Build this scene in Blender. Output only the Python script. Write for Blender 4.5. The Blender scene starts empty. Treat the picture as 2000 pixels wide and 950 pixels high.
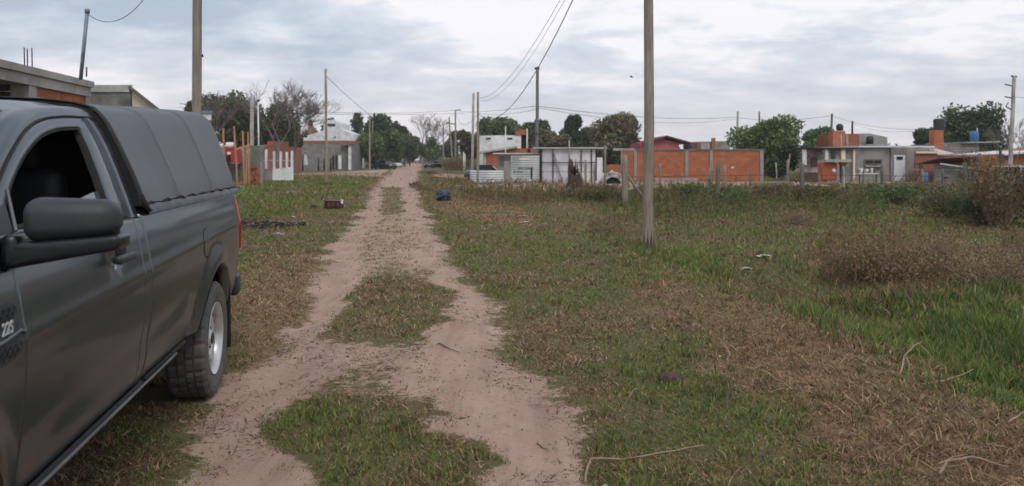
import bpy, bmesh, math, random
import numpy as np
from mathutils import Vector, Matrix
R = math.radians
random.seed(7); rng = np.random.default_rng(7)
sc = bpy.context.scene
col = sc.collection

# ------------------------------------------------------------------ camera, sky, sun, exposure
F = 1500.0; HC = 1.55; HY = 313.0            # focal length in photo pixels, eye height, horizon row
cam_d = bpy.data.cameras.new('camera'); cam = bpy.data.objects.new('camera', cam_d); col.objects.link(cam)
cam.location = (0, 0, HC); cam.rotation_euler = (R(90), 0, 0)
cam_d.sensor_width = 36; cam_d.lens = 36 * F / 2000; cam_d.shift_y = -(475 - HY) / 2000
cam_d.clip_start = 0.05; cam_d.clip_end = 9000
cam_d.dof.use_dof = True; cam_d.dof.focus_distance = 5.5; cam_d.dof.aperture_fstop = 3.4
sc.camera = cam
w = bpy.data.worlds.new('World'); sc.world = w; w.use_nodes = True
nt = w.node_tree; N = nt.nodes; L = nt.links; N.clear()
SUN_EL, SUN_AZ = 48, 160
out = N.new('ShaderNodeOutputWorld'); bg = N.new('ShaderNodeBackground'); bg.inputs[1].default_value = 0.115
sky = N.new('ShaderNodeTexSky'); sky.sky_type = 'NISHITA'; sky.sun_disc = False
sky.sun_elevation = R(SUN_EL); sky.sun_rotation = R(SUN_AZ); sky.air_density = 1.0; sky.dust_density = 3
tc = N.new('ShaderNodeTexCoord'); sep = N.new('ShaderNodeSeparateXYZ'); L.new(tc.outputs['Generated'], sep.inputs[0])
def wm(op, a, b=None):
    n = N.new('ShaderNodeMath'); n.operation = op
    for i, v in enumerate((a, b)):
        if v is None: continue
        if isinstance(v, (int, float)): n.inputs[i].default_value = v
        else: L.new(v, n.inputs[i])
    return n.outputs[0]
zc = wm('ADD', wm('MAXIMUM', sep.outputs[2], 0.0), 0.19)
cmb = N.new('ShaderNodeCombineXYZ'); L.new(wm('DIVIDE', sep.outputs[0], zc), cmb.inputs[0]); L.new(wm('DIVIDE', sep.outputs[1], zc), cmb.inputs[1])
def cloud(scale, det, rough, off, sx=1.0, sy=1.0, dist=0.4):
    mp = N.new('ShaderNodeMapping'); mp.inputs['Location'].default_value = off; mp.inputs['Scale'].default_value = (sx, sy, 1)
    mp.inputs['Rotation'].default_value = (0, 0, R(14))
    L.new(cmb.outputs[0], mp.inputs[0])
    n = N.new('ShaderNodeTexNoise'); n.inputs['Scale'].default_value = scale; n.inputs['Detail'].default_value = det
    n.inputs['Roughness'].default_value = rough; n.inputs['Distortion'].default_value = dist; L.new(mp.outputs[0], n.inputs['Vector'])
    return n.outputs['Fac']
c1 = cloud(0.85, 8, 0.56, (3.1, 1.7, 0), 0.75, 1.0); c2 = cloud(2.9, 9, 0.6, (9.2, 4.4, 0), 0.85, 1.0, 0.15)
cm = wm('ADD', wm('MULTIPLY', c1, 0.58), wm('MULTIPLY', c2, 0.42))
cr = N.new('ShaderNodeValToRGB'); L.new(cm, cr.inputs[0])
cr.color_ramp.elements[0].position = 0.42; cr.color_ramp.elements[0].color = (0.79, 0.775, 0.80, 1)
cr.color_ramp.elements[1].position = 0.59; cr.color_ramp.elements[1].color = (0.375, 0.44, 0.525, 1)
e = cr.color_ramp.elements.new(0.49); e.color = (0.555, 0.60, 0.66, 1)
hz = N.new('ShaderNodeMapRange'); L.new(sep.outputs[2], hz.inputs[0])
hz.inputs[1].default_value = 0.0; hz.inputs[2].default_value = 0.16; hz.inputs[3].default_value = 0.72; hz.inputs[4].default_value = 0.0
mh = N.new('ShaderNodeMix'); mh.data_type = 'RGBA'; L.new(hz.outputs[0], mh.inputs[0]); L.new(cr.outputs[0], mh.inputs[6]); mh.inputs[7].default_value = (0.72, 0.67, 0.69, 1)
ml = N.new('ShaderNodeMix'); ml.data_type = 'RGBA'; ml.blend_type = 'MULTIPLY'; ml.inputs[0].default_value = 1
L.new(mh.outputs[2], ml.inputs[6]); ml.inputs[7].default_value = (9.4, 9.4, 9.4, 1)
mx = N.new('ShaderNodeMix'); mx.data_type = 'RGBA'; mx.inputs[0].default_value = 0.92; L.new(sky.outputs[0], mx.inputs[6]); L.new(ml.outputs[2], mx.inputs[7])
L.new(mx.outputs[2], bg.inputs[0]); L.new(bg.outputs[0], out.inputs[0])
sd = bpy.data.lights.new('sun', 'SUN'); sun = bpy.data.objects.new('sun', sd); col.objects.link(sun)
sd.energy = 1.1; sd.angle = R(25); sd.color = (1, 0.96, 0.9)
sun.rotation_euler = (R(90 - SUN_EL), 0, R(180 - SUN_AZ)); sun.location = (0, 0, 30)
sc.view_settings.view_transform = 'Standard'; sc.view_settings.look = 'None'; sc.view_settings.gamma = 1
sc.view_settings.exposure = 0.27
sc.cycles.volume_bounces = 0; sc.cycles.max_bounces = 6; sc.cycles.diffuse_bounces = 2; sc.cycles.glossy_bounces = 3; sc.cycles.transparent_max_bounces = 12
sc.cycles.use_adaptive_sampling = True; sc.cycles.adaptive_threshold = 0.03; sc.cycles.use_denoising = True

# ------------------------------------------------------------------ helpers
def P(px, py, D): return Vector(((px - 1000) / F * D, D, HC - (py - HY) / F * D))
def X(px, D): return (px - 1000) / F * D
def Z(py, D): return HC - (py - HY) / F * D
def GD(py): return HC * F / (py - HY)
def G(px, py):
    D = GD(py); return Vector((X(px, D), D, 0))
# value noise, used for ground cover and shapes
_pm = rng.permutation(256); _pm = np.concatenate([_pm, _pm]); _vv = rng.random(256)
def vnoise(x, y):
    xi = np.floor(x).astype(int); yi = np.floor(y).astype(int); fx = x - xi; fy = y - yi
    fx = fx * fx * (3 - 2 * fx); fy = fy * fy * (3 - 2 * fy); xi &= 255; yi &= 255
    h = lambda a, b: _vv[_pm[_pm[a & 255] + (b & 255)]]
    return (h(xi, yi) * (1 - fx) + h(xi + 1, yi) * fx) * (1 - fy) + (h(xi, yi + 1) * (1 - fx) + h(xi + 1, yi + 1) * fx) * fy
def fbm(x, y, o=4):
    s = 0; a = 0.5; t = 0
    for _ in range(o):
        s = s + a * vnoise(x, y); t += a; a *= 0.5; x = x * 2.03 + 17.1; y = y * 2.03 + 5.3
    return s / t
def sstep(a, b, x):
    t = np.clip((x - a) / (b - a), 0, 1); return t * t * (3 - 2 * t)

def zt(x, y):                                # ground height: ruts of the track, roadside ditch, faint roll
    x = np.asarray(x, float); y = np.asarray(y, float)
    r = x + 0.127 * y
    fade = 1 - sstep(30, 60, y)
    d = -0.24 * np.exp(-((r - 4.75) / 0.75) ** 2) * (1 - sstep(16, 26, y))
    d += 0.07 * np.exp(-((r - 3.35) / 0.5) ** 2) * (1 - sstep(16, 26, y))
    d += -0.035 * (np.exp(-((r - 0.85) / 0.33) ** 2) + np.exp(-((r + 1.1) / 0.33) ** 2)) * (1 - sstep(25, 45, y))
    d += (fbm(x * 0.9, y * 0.9, 3) - 0.5) * 0.07 * (1 - sstep(8, 30, y)) * sstep(1.2, 2.6, np.abs(r + 0.1))
    d += (fbm(x * 4, y * 4, 3) - 0.5) * 0.008 * (1 - sstep(6, 15, y))
    return d
def zg(x, y): return float(zt(np.array([x]), np.array([y]))[0])
def gp(px, py, dz=0.0):
    g = G(px, py); g.z = zg(g.x, g.y) + dz; return g

def tag(o, label=None, cat=None, group=None, kind=None):
    for k, v in (('label', label), ('category', cat), ('group', group), ('kind', kind)):
        if v: o[k] = v
    return o

class MB:
    def __init__(s): s.v = []; s.f = []; s.sm = []
    def add(s, vs, fs, smooth=False):
        b = len(s.v); s.v += [tuple(p) for p in vs]
        s.f += [tuple(i + b for i in f) for f in fs]; s.sm += [smooth] * len(fs); return s
    def box(s, c, d, rz=0, rx=0, ry=0, M=None):
        M = M or (Matrix.Rotation(rz, 3, 'Z') @ Matrix.Rotation(ry, 3, 'Y') @ Matrix.Rotation(rx, 3, 'X'))
        c = Vector(c); vs = [c + M @ Vector((x * d[0] / 2, y * d[1] / 2, z * d[2] / 2)) for x in (-1, 1) for y in (-1, 1) for z in (-1, 1)]
        return s.add(vs, [(0, 1, 3, 2), (4, 6, 7, 5), (0, 4, 5, 1), (2, 3, 7, 6), (0, 2, 6, 4), (1, 5, 7, 3)])
    def bb(s, x0, x1, y0, y1, z0, z1): return s.box(((x0 + x1) / 2, (y0 + y1) / 2, (z0 + z1) / 2), (abs(x1 - x0), abs(y1 - y0), abs(z1 - z0)))
    def bar(s, a, b, wx, wy, up=(0, 0, 1)):
        a = Vector(a); b = Vector(b); d = (b - a); l = d.length; d.normalize()
        u = Vector(up).cross(d)
        if u.length < 1e-4: u = Vector((1, 0, 0)).cross(d)
        u.normalize(); v = d.cross(u)
        return s.box((a + b) / 2, (wx, wy, l), M=Matrix((u, v, d)).transposed())
    def tube(s, pts, r, n=8, cap=True):
        pts = [Vector(p) for p in pts]; m = len(pts); rs = r if isinstance(r, (list, tuple)) else [r] * m
        vs = []; fs = []; u = None
        for i, p in enumerate(pts):
            d = (pts[min(i + 1, m - 1)] - pts[max(i - 1, 0)])
            if d.length < 1e-9: d = Vector((0, 0, 1))
            d.normalize()
            if u is None: u = d.orthogonal()
            u = (u - d * u.dot(d)); u = u.normalized() if u.length > 1e-6 else d.orthogonal().normalized()
            v = d.cross(u)
            for k in range(n):
                a = 2 * math.pi * k / n; vs.append(p + (u * math.cos(a) + v * math.sin(a)) * rs[i])
        for i in range(m - 1):
            for k in range(n):
                fs.append((i * n + k, i * n + (k + 1) % n, (i + 1) * n + (k + 1) % n, (i + 1) * n + k))
        s.add(vs, fs, True)
        if cap: s.add([], []); b = len(s.v) - m * n; s.f += [tuple(b + k for k in range(n))[::-1], tuple(b + (m - 1) * n + k for k in range(n))]; s.sm += [False, False]
        return s
    def lathe(s, prof, c=(0, 0, 0), axis='z', n=24, smooth=True, arc=2 * math.pi):
        vs = []; fs = []; m = len(prof); c = Vector(c); full = arc > 6.28
        for k in range(n + (0 if full else 1)):
            a = arc * k / n
            for (r, h) in prof:
                p = Vector((r * math.cos(a), r * math.sin(a), h))
                if axis == 'x': p = Vector((h, r * math.cos(a), r * math.sin(a)))
                if axis == 'y': p = Vector((r * math.cos(a), h, r * math.sin(a)))
                vs.append(c + p)
        nn = n if full else n + 1
        for k in range(n):
            for j in range(m - 1):
                a, b = k * m, ((k + 1) % nn) * m
                fs.append((a + j, b + j, b + j + 1, a + j + 1))
        return s.add(vs, fs, smooth)
    def prism(s, poly, y0, y1):              # polygon in x,z pushed through y
        n = len(poly); vs = [(x, y0, z) for x, z in poly] + [(x, y1, z) for x, z in poly]
        return s.add(vs, [tuple(range(n)), tuple(range(2 * n - 1, n - 1, -1))] + [(i, i + n, (i + 1) % n + n, (i + 1) % n) for i in range(n)])
    def rbox(s, c, d, b, seg=3, rz=0, ry=0, rx=0, fn=None):
        bm = bmesh.new(); bmesh.ops.create_cube(bm, size=1)
        for v in bm.verts: v.co = Vector((v.co.x * d[0], v.co.y * d[1], v.co.z * d[2]))
        bmesh.ops.bevel(bm, geom=bm.edges[:], offset=b, segments=seg, profile=0.5, affect='EDGES')
        M = Matrix.Rotation(rz, 3, 'Z') @ Matrix.Rotation(ry, 3, 'Y') @ Matrix.Rotation(rx, 3, 'X')
        vs = []
        for v in bm.verts:
            q = v.co.copy()
            if fn: q = fn(q)
            vs.append(M @ q + Vector(c))
        bm.verts.index_update(); fs = [tuple(v.index for v in f.verts) for f in bm.faces]; bm.free()
        return s.add(vs, fs, True)
    def grid(s, fn, us, vs_, flip=False, smooth=True, keep=None):
        nu, nv = len(us), len(vs_); pts = [fn(u, v) for u in us for v in vs_]; fs = []
        for i in range(nu - 1):
            for j in range(nv - 1):
                q = (i * nv + j, (i + 1) * nv + j, (i + 1) * nv + j + 1, i * nv + j + 1)
                if keep and not keep(i, j): continue
                fs.append(q[::-1] if flip else q)
        return s.add(pts, fs, smooth)
    def build(s, name, mat, parent=None, origin=None, mirror=False):
        me = bpy.data.meshes.new(name); o_ = Vector(origin) if origin is not None else Vector((0, 0, 0))
        vs = [(x - o_.x, y - o_.y, z - o_.z) for x, y, z in s.v]; fs = s.f
        if mirror: vs = [(-x, y, z) for x, y, z in vs]; fs = [f[::-1] for f in fs]
        me.from_pydata(vs, [], fs); me.polygons.foreach_set('use_smooth', s.sm); me.materials.append(mat); me.update()
        o = bpy.data.objects.new(name, me); col.objects.link(o)
        if parent is not None: o.parent = parent
        elif origin is not None: o.location = o_
        return o

def fast_mesh(name, V, Fc, mat, colr=None, parent=None, loc=(0, 0, 0), smooth=False):   # V (n,3), Fc (m,k) arrays
    me = bpy.data.meshes.new(name); k = Fc.shape[1]; m = len(Fc)
    me.vertices.add(len(V)); me.vertices.foreach_set('co', np.asarray(V, np.float32).ravel())
    me.loops.add(m * k); me.loops.foreach_set('vertex_index', Fc.astype(np.int32).ravel())
    me.polygons.add(m); me.polygons.foreach_set('loop_start', (np.arange(m) * k).astype(np.int32))
    if smooth: me.polygons.foreach_set('use_smooth', np.ones(m, bool))
    me.update(calc_edges=True); me.validate(verbose=False)
    if colr is not None:
        for nm, arr in colr.items():
            if arr.ndim == 1:
                a = me.attributes.new(nm, 'FLOAT', 'POINT'); a.data.foreach_set('value', arr.astype(np.float32))
            else:
                a = me.attributes.new(nm, 'FLOAT_COLOR', 'POINT'); c4 = np.ones((len(arr), 4), np.float32); c4[:, :3] = arr; a.data.foreach_set('color', c4.ravel())
    me.materials.append(mat); o = bpy.data.objects.new(name, me); col.objects.link(o); o.location = loc
    if parent is not None: o.parent = parent
    return o

class Thing:                                 # an Empty at the thing's base; parts are given in world coordinates
    def __init__(s, name, label, cat, loc, rz=0, group=None, local=False):
        s.o = bpy.data.objects.new(name, None); col.objects.link(s.o); s.o.location = loc; s.o.rotation_euler = (0, 0, rz)
        s.o.empty_display_size = 0.2; s.org = None if local else Vector(loc); tag(s.o, label, cat, group)
    def part(s, name, mb, mat, parent=None, label=None, mirror=False):
        o = mb.build(name, mat, s.o if parent is None else parent, origin=s.org, mirror=mirror)
        if label: o['label'] = label
        return o
def single(name, mb, mat, label, cat, loc, group=None, kind=None):
    o = mb.build(name, mat, None, origin=loc); return tag(o, label, cat, group, kind)

# ------------------------------------------------------------------ materials
def new_mat(name):
    m = bpy.data.materials.new(name); m.use_nodes = True; b = m.node_tree.nodes['Principled BSDF']
    return m, m.node_tree.nodes, m.node_tree.links, b
def M_(name, c, rough=0.8, metal=0.0, var=0.25, scale=4.0, c2=None, bump=0.25, bscale=None, coat=0.0, stretch=(1, 1, 1), obj=False, spec=0.5, dist=0.02, grime=0.0):
    m, n, l, b = new_mat(name)
    if obj: t = n.new('ShaderNodeTexCoord').outputs['Object']
    else: t = n.new('ShaderNodeNewGeometry').outputs['Position']
    mp = n.new('ShaderNodeMapping'); mp.inputs['Scale'].default_value = stretch; l.new(t, mp.inputs[0])
    no = n.new('ShaderNodeTexNoise'); no.inputs['Scale'].default_value = scale; no.inputs['Detail'].default_value = 6; no.inputs['Roughness'].default_value = 0.65
    l.new(mp.outputs[0], no.inputs['Vector'])
    r = n.new('ShaderNodeValToRGB'); l.new(no.outputs['Fac'], r.inputs[0])
    c2 = c2 or tuple(x * (1 - 2 * var) if var < 0.5 else x * 0.2 for x in c)
    r.color_ramp.elements[0].position = 0.32; r.color_ramp.elements[0].color = (*c2, 1)
    r.color_ramp.elements[1].position = 0.62; r.color_ramp.elements[1].color = (*c, 1)
    last = r.outputs[0]
    if grime:
        n2 = n.new('ShaderNodeTexNoise'); n2.inputs['Scale'].default_value = 0.9; n2.inputs['Detail'].default_value = 7; l.new(t, n2.inputs['Vector'])
        q = n.new('ShaderNodeMapRange'); l.new(n2.outputs['Fac'], q.inputs[0]); q.inputs[1].default_value = 0.45; q.inputs[2].default_value = 0.65; q.inputs[4].default_value = grime
        x = n.new('ShaderNodeMix'); x.data_type = 'RGBA'; l.new(q.outputs[0], x.inputs[0]); l.new(last, x.inputs[6]); x.inputs[7].default_value = (0.07, 0.06, 0.05, 1); last = x.outputs[2]
    l.new(last, b.inputs['Base Color'])
    b.inputs['Roughness'].default_value = rough; b.inputs['Metallic'].default_value = metal; b.inputs['Coat Weight'].default_value = coat
    b.inputs['Specular IOR Level'].default_value = spec
    if bump:
        bu = n.new('ShaderNodeBump'); bu.inputs['Strength'].default_value = bump; bu.inputs['Distance'].default_value = dist
        nb = n.new('ShaderNodeTexNoise'); nb.inputs['Scale'].default_value = bscale or scale * 6; nb.inputs['Detail'].default_value = 4; l.new(mp.outputs[0], nb.inputs['Vector'])
        l.new(nb.outputs['Fac'], bu.inputs['Height']); l.new(bu.outputs[0], b.inputs['Normal'])
    return m
def brick_mat(name, c1, c2, mortar, bw, bh, ms=0.012, grime=0.35, gcol=(0.09, 0.075, 0.06)):
    m, n, l, b = new_mat(name)
    t = n.new('ShaderNodeNewGeometry').outputs['Position']; s = n.new('ShaderNodeSeparateXYZ'); l.new(t, s.inputs[0])
    a = n.new('ShaderNodeMath'); l.new(s.outputs[0], a.inputs[0]); l.new(s.outputs[1], a.inputs[1])
    c = n.new('ShaderNodeCombineXYZ'); l.new(a.outputs[0], c.inputs[0]); l.new(s.outputs[2], c.inputs[1])
    k = n.new('ShaderNodeTexBrick'); l.new(c.outputs[0], k.inputs['Vector']); k.inputs['Scale'].default_value = 1
    k.inputs['Brick Width'].default_value = bw; k.inputs['Row Height'].default_value = bh; k.inputs['Mortar Size'].default_value = ms
    k.inputs['Color1'].default_value = (*c1, 1); k.inputs['Color2'].default_value = (*c2, 1); k.inputs['Mortar'].default_value = (*mortar, 1)
    no = n.new('ShaderNodeTexNoise'); no.inputs['Scale'].default_value = 1.1; no.inputs['Detail'].default_value = 7; no.inputs['Roughness'].default_value = 0.7; l.new(t, no.inputs['Vector'])
    q = n.new('ShaderNodeMapRange'); l.new(no.outputs['Fac'], q.inputs[0]); q.inputs[1].default_value = 0.42; q.inputs[2].default_value = 0.7; q.inputs[4].default_value = grime
    x = n.new('ShaderNodeMix'); x.data_type = 'RGBA'; l.new(q.outputs[0], x.inputs[0]); l.new(k.outputs[0], x.inputs[6]); x.inputs[7].default_value = (*gcol, 1)
    l.new(x.outputs[2], b.inputs['Base Color']); b.inputs['Roughness'].default_value = 0.9
    bu = n.new('ShaderNodeBump'); bu.inputs['Strength'].default_value = 0.6; bu.inputs['Distance'].default_value = 0.01; bu.invert = True
    l.new(k.outputs['Fac'], bu.inputs['Height']); l.new(bu.outputs[0], b.inputs['Normal'])
    return m
def attr_mat(name, rough=0.85, attr='tint', trans=0.0, spec=0.3):
    m, n, l, b = new_mat(name); a = n.new('ShaderNodeAttribute'); a.attribute_name = attr
    l.new(a.outputs['Color'], b.inputs['Base Color']); b.inputs['Roughness'].default_value = rough; b.inputs['Specular IOR Level'].default_value = spec
    if trans:
        t = n.new('ShaderNodeBsdfTranslucent'); l.new(a.outputs['Color'], t.inputs[0]); x = n.new('ShaderNodeMixShader'); x.inputs[0].default_value = trans
        o = n['Material Output']; l.new(b.outputs[0], x.inputs[1]); l.new(t.outputs[0], x.inputs[2]); l.new(x.outputs[0], o.inputs[0])
    return m
brick_o = brick_mat('orange_brick', (0.48, 0.145, 0.055), (0.33, 0.090, 0.034), (0.26, 0.13, 0.08), 0.34, 0.19, 0.020, 0.5, (0.15, 0.075, 0.05))
brick_r = brick_mat('red_brick', (0.36, 0.10, 0.05), (0.27, 0.075, 0.04), (0.25, 0.2, 0.17), 0.24, 0.08, 0.012, 0.35)
block_g = brick_mat('grey_block', (0.33, 0.305, 0.285), (0.20, 0.19, 0.18), (0.15, 0.14, 0.13), 0.4, 0.2, 0.018, 0.65)
conc = M_('concrete', (0.44, 0.41, 0.385), c2=(0.29, 0.27, 0.25), scale=1.6, grime=0.35)
conc_dk = M_('dark_concrete', (0.17, 0.165, 0.15), c2=(0.08, 0.08, 0.075), scale=2)
plaster = M_('grey_plaster', (0.36, 0.33, 0.31), c2=(0.21, 0.19, 0.175), scale=0.9, grime=0.7)
white_p = M_('white_paint', (0.78, 0.77, 0.78), c2=(0.6, 0.59, 0.59), scale=1.5, grime=0.25)
cream = M_('cream_paint', (0.72, 0.64, 0.46), c2=(0.62, 0.54, 0.39), scale=2)
pink = M_('pink_paint', (0.50, 0.13, 0.15), c2=(0.40, 0.10, 0.12), scale=2)
zinc = M_('zinc_sheet', (0.48, 0.50, 0.50), rough=0.5, metal=0.25, c2=(0.30, 0.33, 0.32), scale=1.2, grime=0.2)
zinc_w = M_('bright_zinc', (0.66, 0.67, 0.69), rough=0.5, metal=0.1, c2=(0.5, 0.5, 0.52), scale=1.0)
rust = M_('rusty_sheet', (0.26, 0.13, 0.10), c2=(0.13, 0.08, 0.07), scale=2)
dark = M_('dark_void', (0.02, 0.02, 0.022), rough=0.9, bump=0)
iron = M_('dark_iron', (0.05, 0.05, 0.055), rough=0.6, metal=0.4)
pipe = M_('painted_pipe', (0.24, 0.29, 0.34), rough=0.5, metal=0.3)
wood_g = M_('weathered_wood', (0.29, 0.245, 0.20), c2=(0.15, 0.125, 0.10), scale=5, stretch=(6, 6, 0.5), bump=0.6, bscale=14)
wood_p = M_('pole_wood', (0.37, 0.31, 0.25), c2=(0.17, 0.14, 0.11), scale=5, stretch=(7, 7, 0.4), bump=0.7, bscale=12, grime=0.3)
wood_d = M_('dark_wood', (0.095, 0.06, 0.05), c2=(0.04, 0.028, 0.025), scale=5, stretch=(5, 5, 0.6), bump=0.8)
timber = M_('fresh_timber', (0.50, 0.27, 0.13), c2=(0.36, 0.18, 0.08), scale=4, stretch=(4, 4, 0.5))
glass_d = M_('dark_glass', (0.03, 0.035, 0.04), rough=0.15, bump=0)
tank_b = M_('black_tank', (0.03, 0.03, 0.035), rough=0.6)
tank_n = M_('navy_tank', (0.03, 0.045, 0.09), rough=0.6)
blue_p = M_('blue_plastic', (0.04, 0.17, 0.42), rough=0.45, c2=(0.03, 0.12, 0.32))
red_p = M_('red_paint', (0.42, 0.02, 0.03), rough=0.45, c2=(0.3, 0.02, 0.02))
bark = M_('bark', (0.12, 0.10, 0.085), c2=(0.06, 0.05, 0.042), scale=4, stretch=(3, 3, 0.6))
twig = M_('bare_twigs', (0.23, 0.19, 0.17), c2=(0.15, 0.12, 0.11), scale=3, bump=0)
leaf_m = attr_mat('leaves', trans=0.3)
grass_m = attr_mat('grass_blades', trans=0.25)
wire_m = M_('wire', (0.05, 0.05, 0.055), rough=0.6, bump=0)
# ------------------------------------------------------------------ ground cover maps
POLY = dict(
 road=[(806,316),(775,328),(752,342),(735,362),(712,392),(688,440),(655,470),(638,500),(600,545),(590,580),(572,640),(545,680),(490,716),(452,790),(428,850),(385,950),(330,1100),(1210,1100),(1165,950),(1150,875),(1112,830),(1062,762),(1004,682),(962,620),(925,560),(896,515),(868,470),(838,432),(818,390),(818,358),(822,336),(824,316)],
 isleA=[(690,538),(760,530),(838,540),(870,580),(866,630),(850,672),(760,675),(690,668),(648,652),(662,600)],
 isleB=[(652,722),(790,716),(850,722),(730,748),(665,748)],
 isleC=[(650,768),(760,762),(880,773),(908,795),(880,825),(940,862),(972,900),(985,960),(1010,1100),(520,1100),(590,960),(622,905),(585,885),(553,850),(560,815),(600,790)],
 isleE=[(728,420),(795,420),(822,470),(830,530),(700,530),(712,470)],
 isleD=[(748,366),(784,366),(792,418),(738,420)],
 crossL=[(470,338),(640,337),(760,331),(745,346),(640,342),(470,344)],
 crossR=[(826,336),(940,343),(1400,345),(1400,350),(940,351),(850,346)],
 sand=[(880,362),(1060,357),(1300,354),(1500,355),(1800,352),(1800,358),(1500,362),(1320,369),(1150,375),(1000,376),(925,371)],
 orange=[(880,388),(965,385),(1058,428),(1052,446),(930,428),(850,408)],
 straw=[(1220,545),(1330,568),(1430,600),(1600,665),(1760,760),(2040,880),(2300,1000),(2300,1200),(1850,1100),(1620,930),(1480,810),(1370,730),(1400,650),(1300,610)],
 lush=[(1480,570),(1700,560),(2100,580),(2600,640),(2600,900),(2040,830),(1800,740),(1640,660)],
 lush2=[(1180,470),(1300,472),(1440,490),(1400,520),(1230,505)],
 lushL=[(480,345),(720,350),(700,385),(600,395),(560,425),(470,430)],
 brownL=[(470,520),(640,500),(600,560),(575,640),(500,700),(440,720),(460,560)],
 thick=[(1560,470),(1780,455),(2400,450),(2400,600),(1950,580),(1700,570),(1580,530)],
 midgreen=[(1180,395),(1500,380),(1800,400),(2000,410),(2000,450),(1700,440),(1400,430),(1180,415)],
)
def psd(px, py, poly):                       # signed distance to a polygon, positive inside
    d = np.full(px.shape, 1e9); ins = np.zeros(px.shape, bool); n = len(poly)
    for i in range(n):
        x0, y0 = poly[i]; x1, y1 = poly[(i + 1) % n]
        ex, ey = x1 - x0, y1 - y0; t = np.clip(((px - x0) * ex + (py - y0) * ey) / (ex * ex + ey * ey), 0, 1)
        d = np.minimum(d, (px - x0 - t * ex) ** 2 + (py - y0 - t * ey) ** 2)
        if y0 != y1:
            c = ((y0 > py) != (y1 > py)) & (px < ex * (py - y0) / (y1 - y0) + x0); ins ^= c
    return np.where(ins, 1, -1) * np.sqrt(d)
def cover(x, y):
    """dirt, straw, lush, thicket, orange at ground points"""
    wx = (fbm(x * 1.3 + 40, y * 1.3, 5) - 0.5) * 0.75; wy = (fbm(x * 1.3 + 9, y * 1.3 + 70, 5) - 0.5) * 0.9
    yy = np.maximum(y + wy * (1 + 0.02 * y), 1.3); px = 1000 + F * (x + wx) / yy; py = HY + F * HC / yy
    near = np.clip((py - HY) / 260, .3, 1.5)
    m = lambda k, s: sstep(-s, s, psd(px, py, POLY[k]) / near)
    s1 = 30
    dirt = m('road', s1 * 1.5)
    dirt = dirt * (1 - 0.95 * m('isleA', s1)) * (1 - 0.75 * m('isleB', s1)) * (1 - 0.96 * m('isleC', s1)) * (1 - 0.6 * m('isleD', 6)) * (1 - 0.34 * m('isleE', 14))
    far = np.maximum(np.maximum(m('crossL', 3) * 0.8, m('crossR', 2) * 0.8), m('sand', 3))
    dirt = np.maximum(dirt, far)
    r = x + 0.127 * y
    beh = (y < 1.6); dirt = np.where(beh, np.exp(-((r - 0.8) / 0.4) ** 2) + np.exp(-((r + 1.0) / 0.4) ** 2), dirt)
    straw = np.maximum(m('straw', 45) * (.35 + .65 * sstep(.4, .6, fbm(x * 1.1, y * 1.1 + 31, 3))), 0.75 * m('brownL', 25)); lush = np.maximum(np.maximum(m('lush', 25), m('lush2', 12)), np.maximum(0.8 * m('lushL', 12) * 1.2, 0.4 * m('midgreen', 8)))
    # faint verges: bare earth worn into the grass beside the ruts
    return dirt, straw, lush, m('thick', 18), m('orange', 8)

# ground sheet
ks = np.concatenate([-np.geomspace(14, 0.86, 45), np.linspace(-0.85, 0.85, 430), np.geomspace(0.86, 14, 45)])
ys = np.concatenate([[-400, -120, -40, -15, -5, -2, -0.8, 0.2, 0.8], np.geomspace(1.3, 120, 620), np.geomspace(124, 6000, 60)])
K, Y_ = np.meshgrid(ks, ys); Xg = K * np.maximum(Y_, 2.2 + np.maximum(-Y_, 0)); Xg = np.where(Y_ < 1.3, K * np.maximum(2.2, -Y_ + 2.2), Xg)
shape = Xg.shape; xf = Xg.ravel(); yf = Y_.ravel(); zf = zt(xf, yf)
cv = cover(xf, yf)
idx = np.arange(len(xf)).reshape(shape)
Fq = np.stack([idx[:-1, :-1], idx[:-1, 1:], idx[1:, 1:], idx[1:, :-1]], -1).reshape(-1, 4)
gm, n, l, b = new_mat('ground_earth_and_turf')
def att(k): a = n.new('ShaderNodeAttribute'); a.attribute_name = k; return a.outputs['Fac']
geo = n.new('ShaderNodeNewGeometry').outputs['Position']
def nz(scale, det=6, rough=0.6, st=(1, 1, 1), rot=0):
    mp = n.new('ShaderNodeMapping'); mp.inputs['Scale'].default_value = st; mp.inputs['Rotation'].default_value = (0, 0, rot); l.new(geo, mp.inputs[0])
    t = n.new('ShaderNodeTexNoise'); t.inputs['Scale'].default_value = scale; t.inputs['Detail'].default_value = det; t.inputs['Roughness'].default_value = rough; l.new(mp.outputs[0], t.inputs['Vector']); return t.outputs['Fac']
def ramp(fac, cols):
    r = n.new('ShaderNodeValToRGB'); l.new(fac, r.inputs[0]); els = r.color_ramp.elements
    for i, (p, c) in enumerate(cols):
        e = els[i] if i < 2 else els.new(p)
        e.position = p; e.color = (*c, 1)
    return r.outputs[0]
def mixc(f, a, c):
    x = n.new('ShaderNodeMix'); x.data_type = 'RGBA'
    if isinstance(f, float): x.inputs[0].default_value = f
    else: l.new(f, x.inputs[0])
    for i, v in ((6, a), (7, c)):
        if isinstance(v, tuple): x.inputs[i].default_value = (*v, 1)
        else: l.new(v, x.inputs[i])
    return x.outputs[2]
def mth(op, a, c=None):
    x = n.new('ShaderNodeMath'); x.operation = op
    for i, v in ((0, a), (1, c)):
        if v is None: continue
        if isinstance(v, (int, float)): x.inputs[i].default_value = v
        else: l.new(v, x.inputs[i])
    return x.outputs[0]
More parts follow.
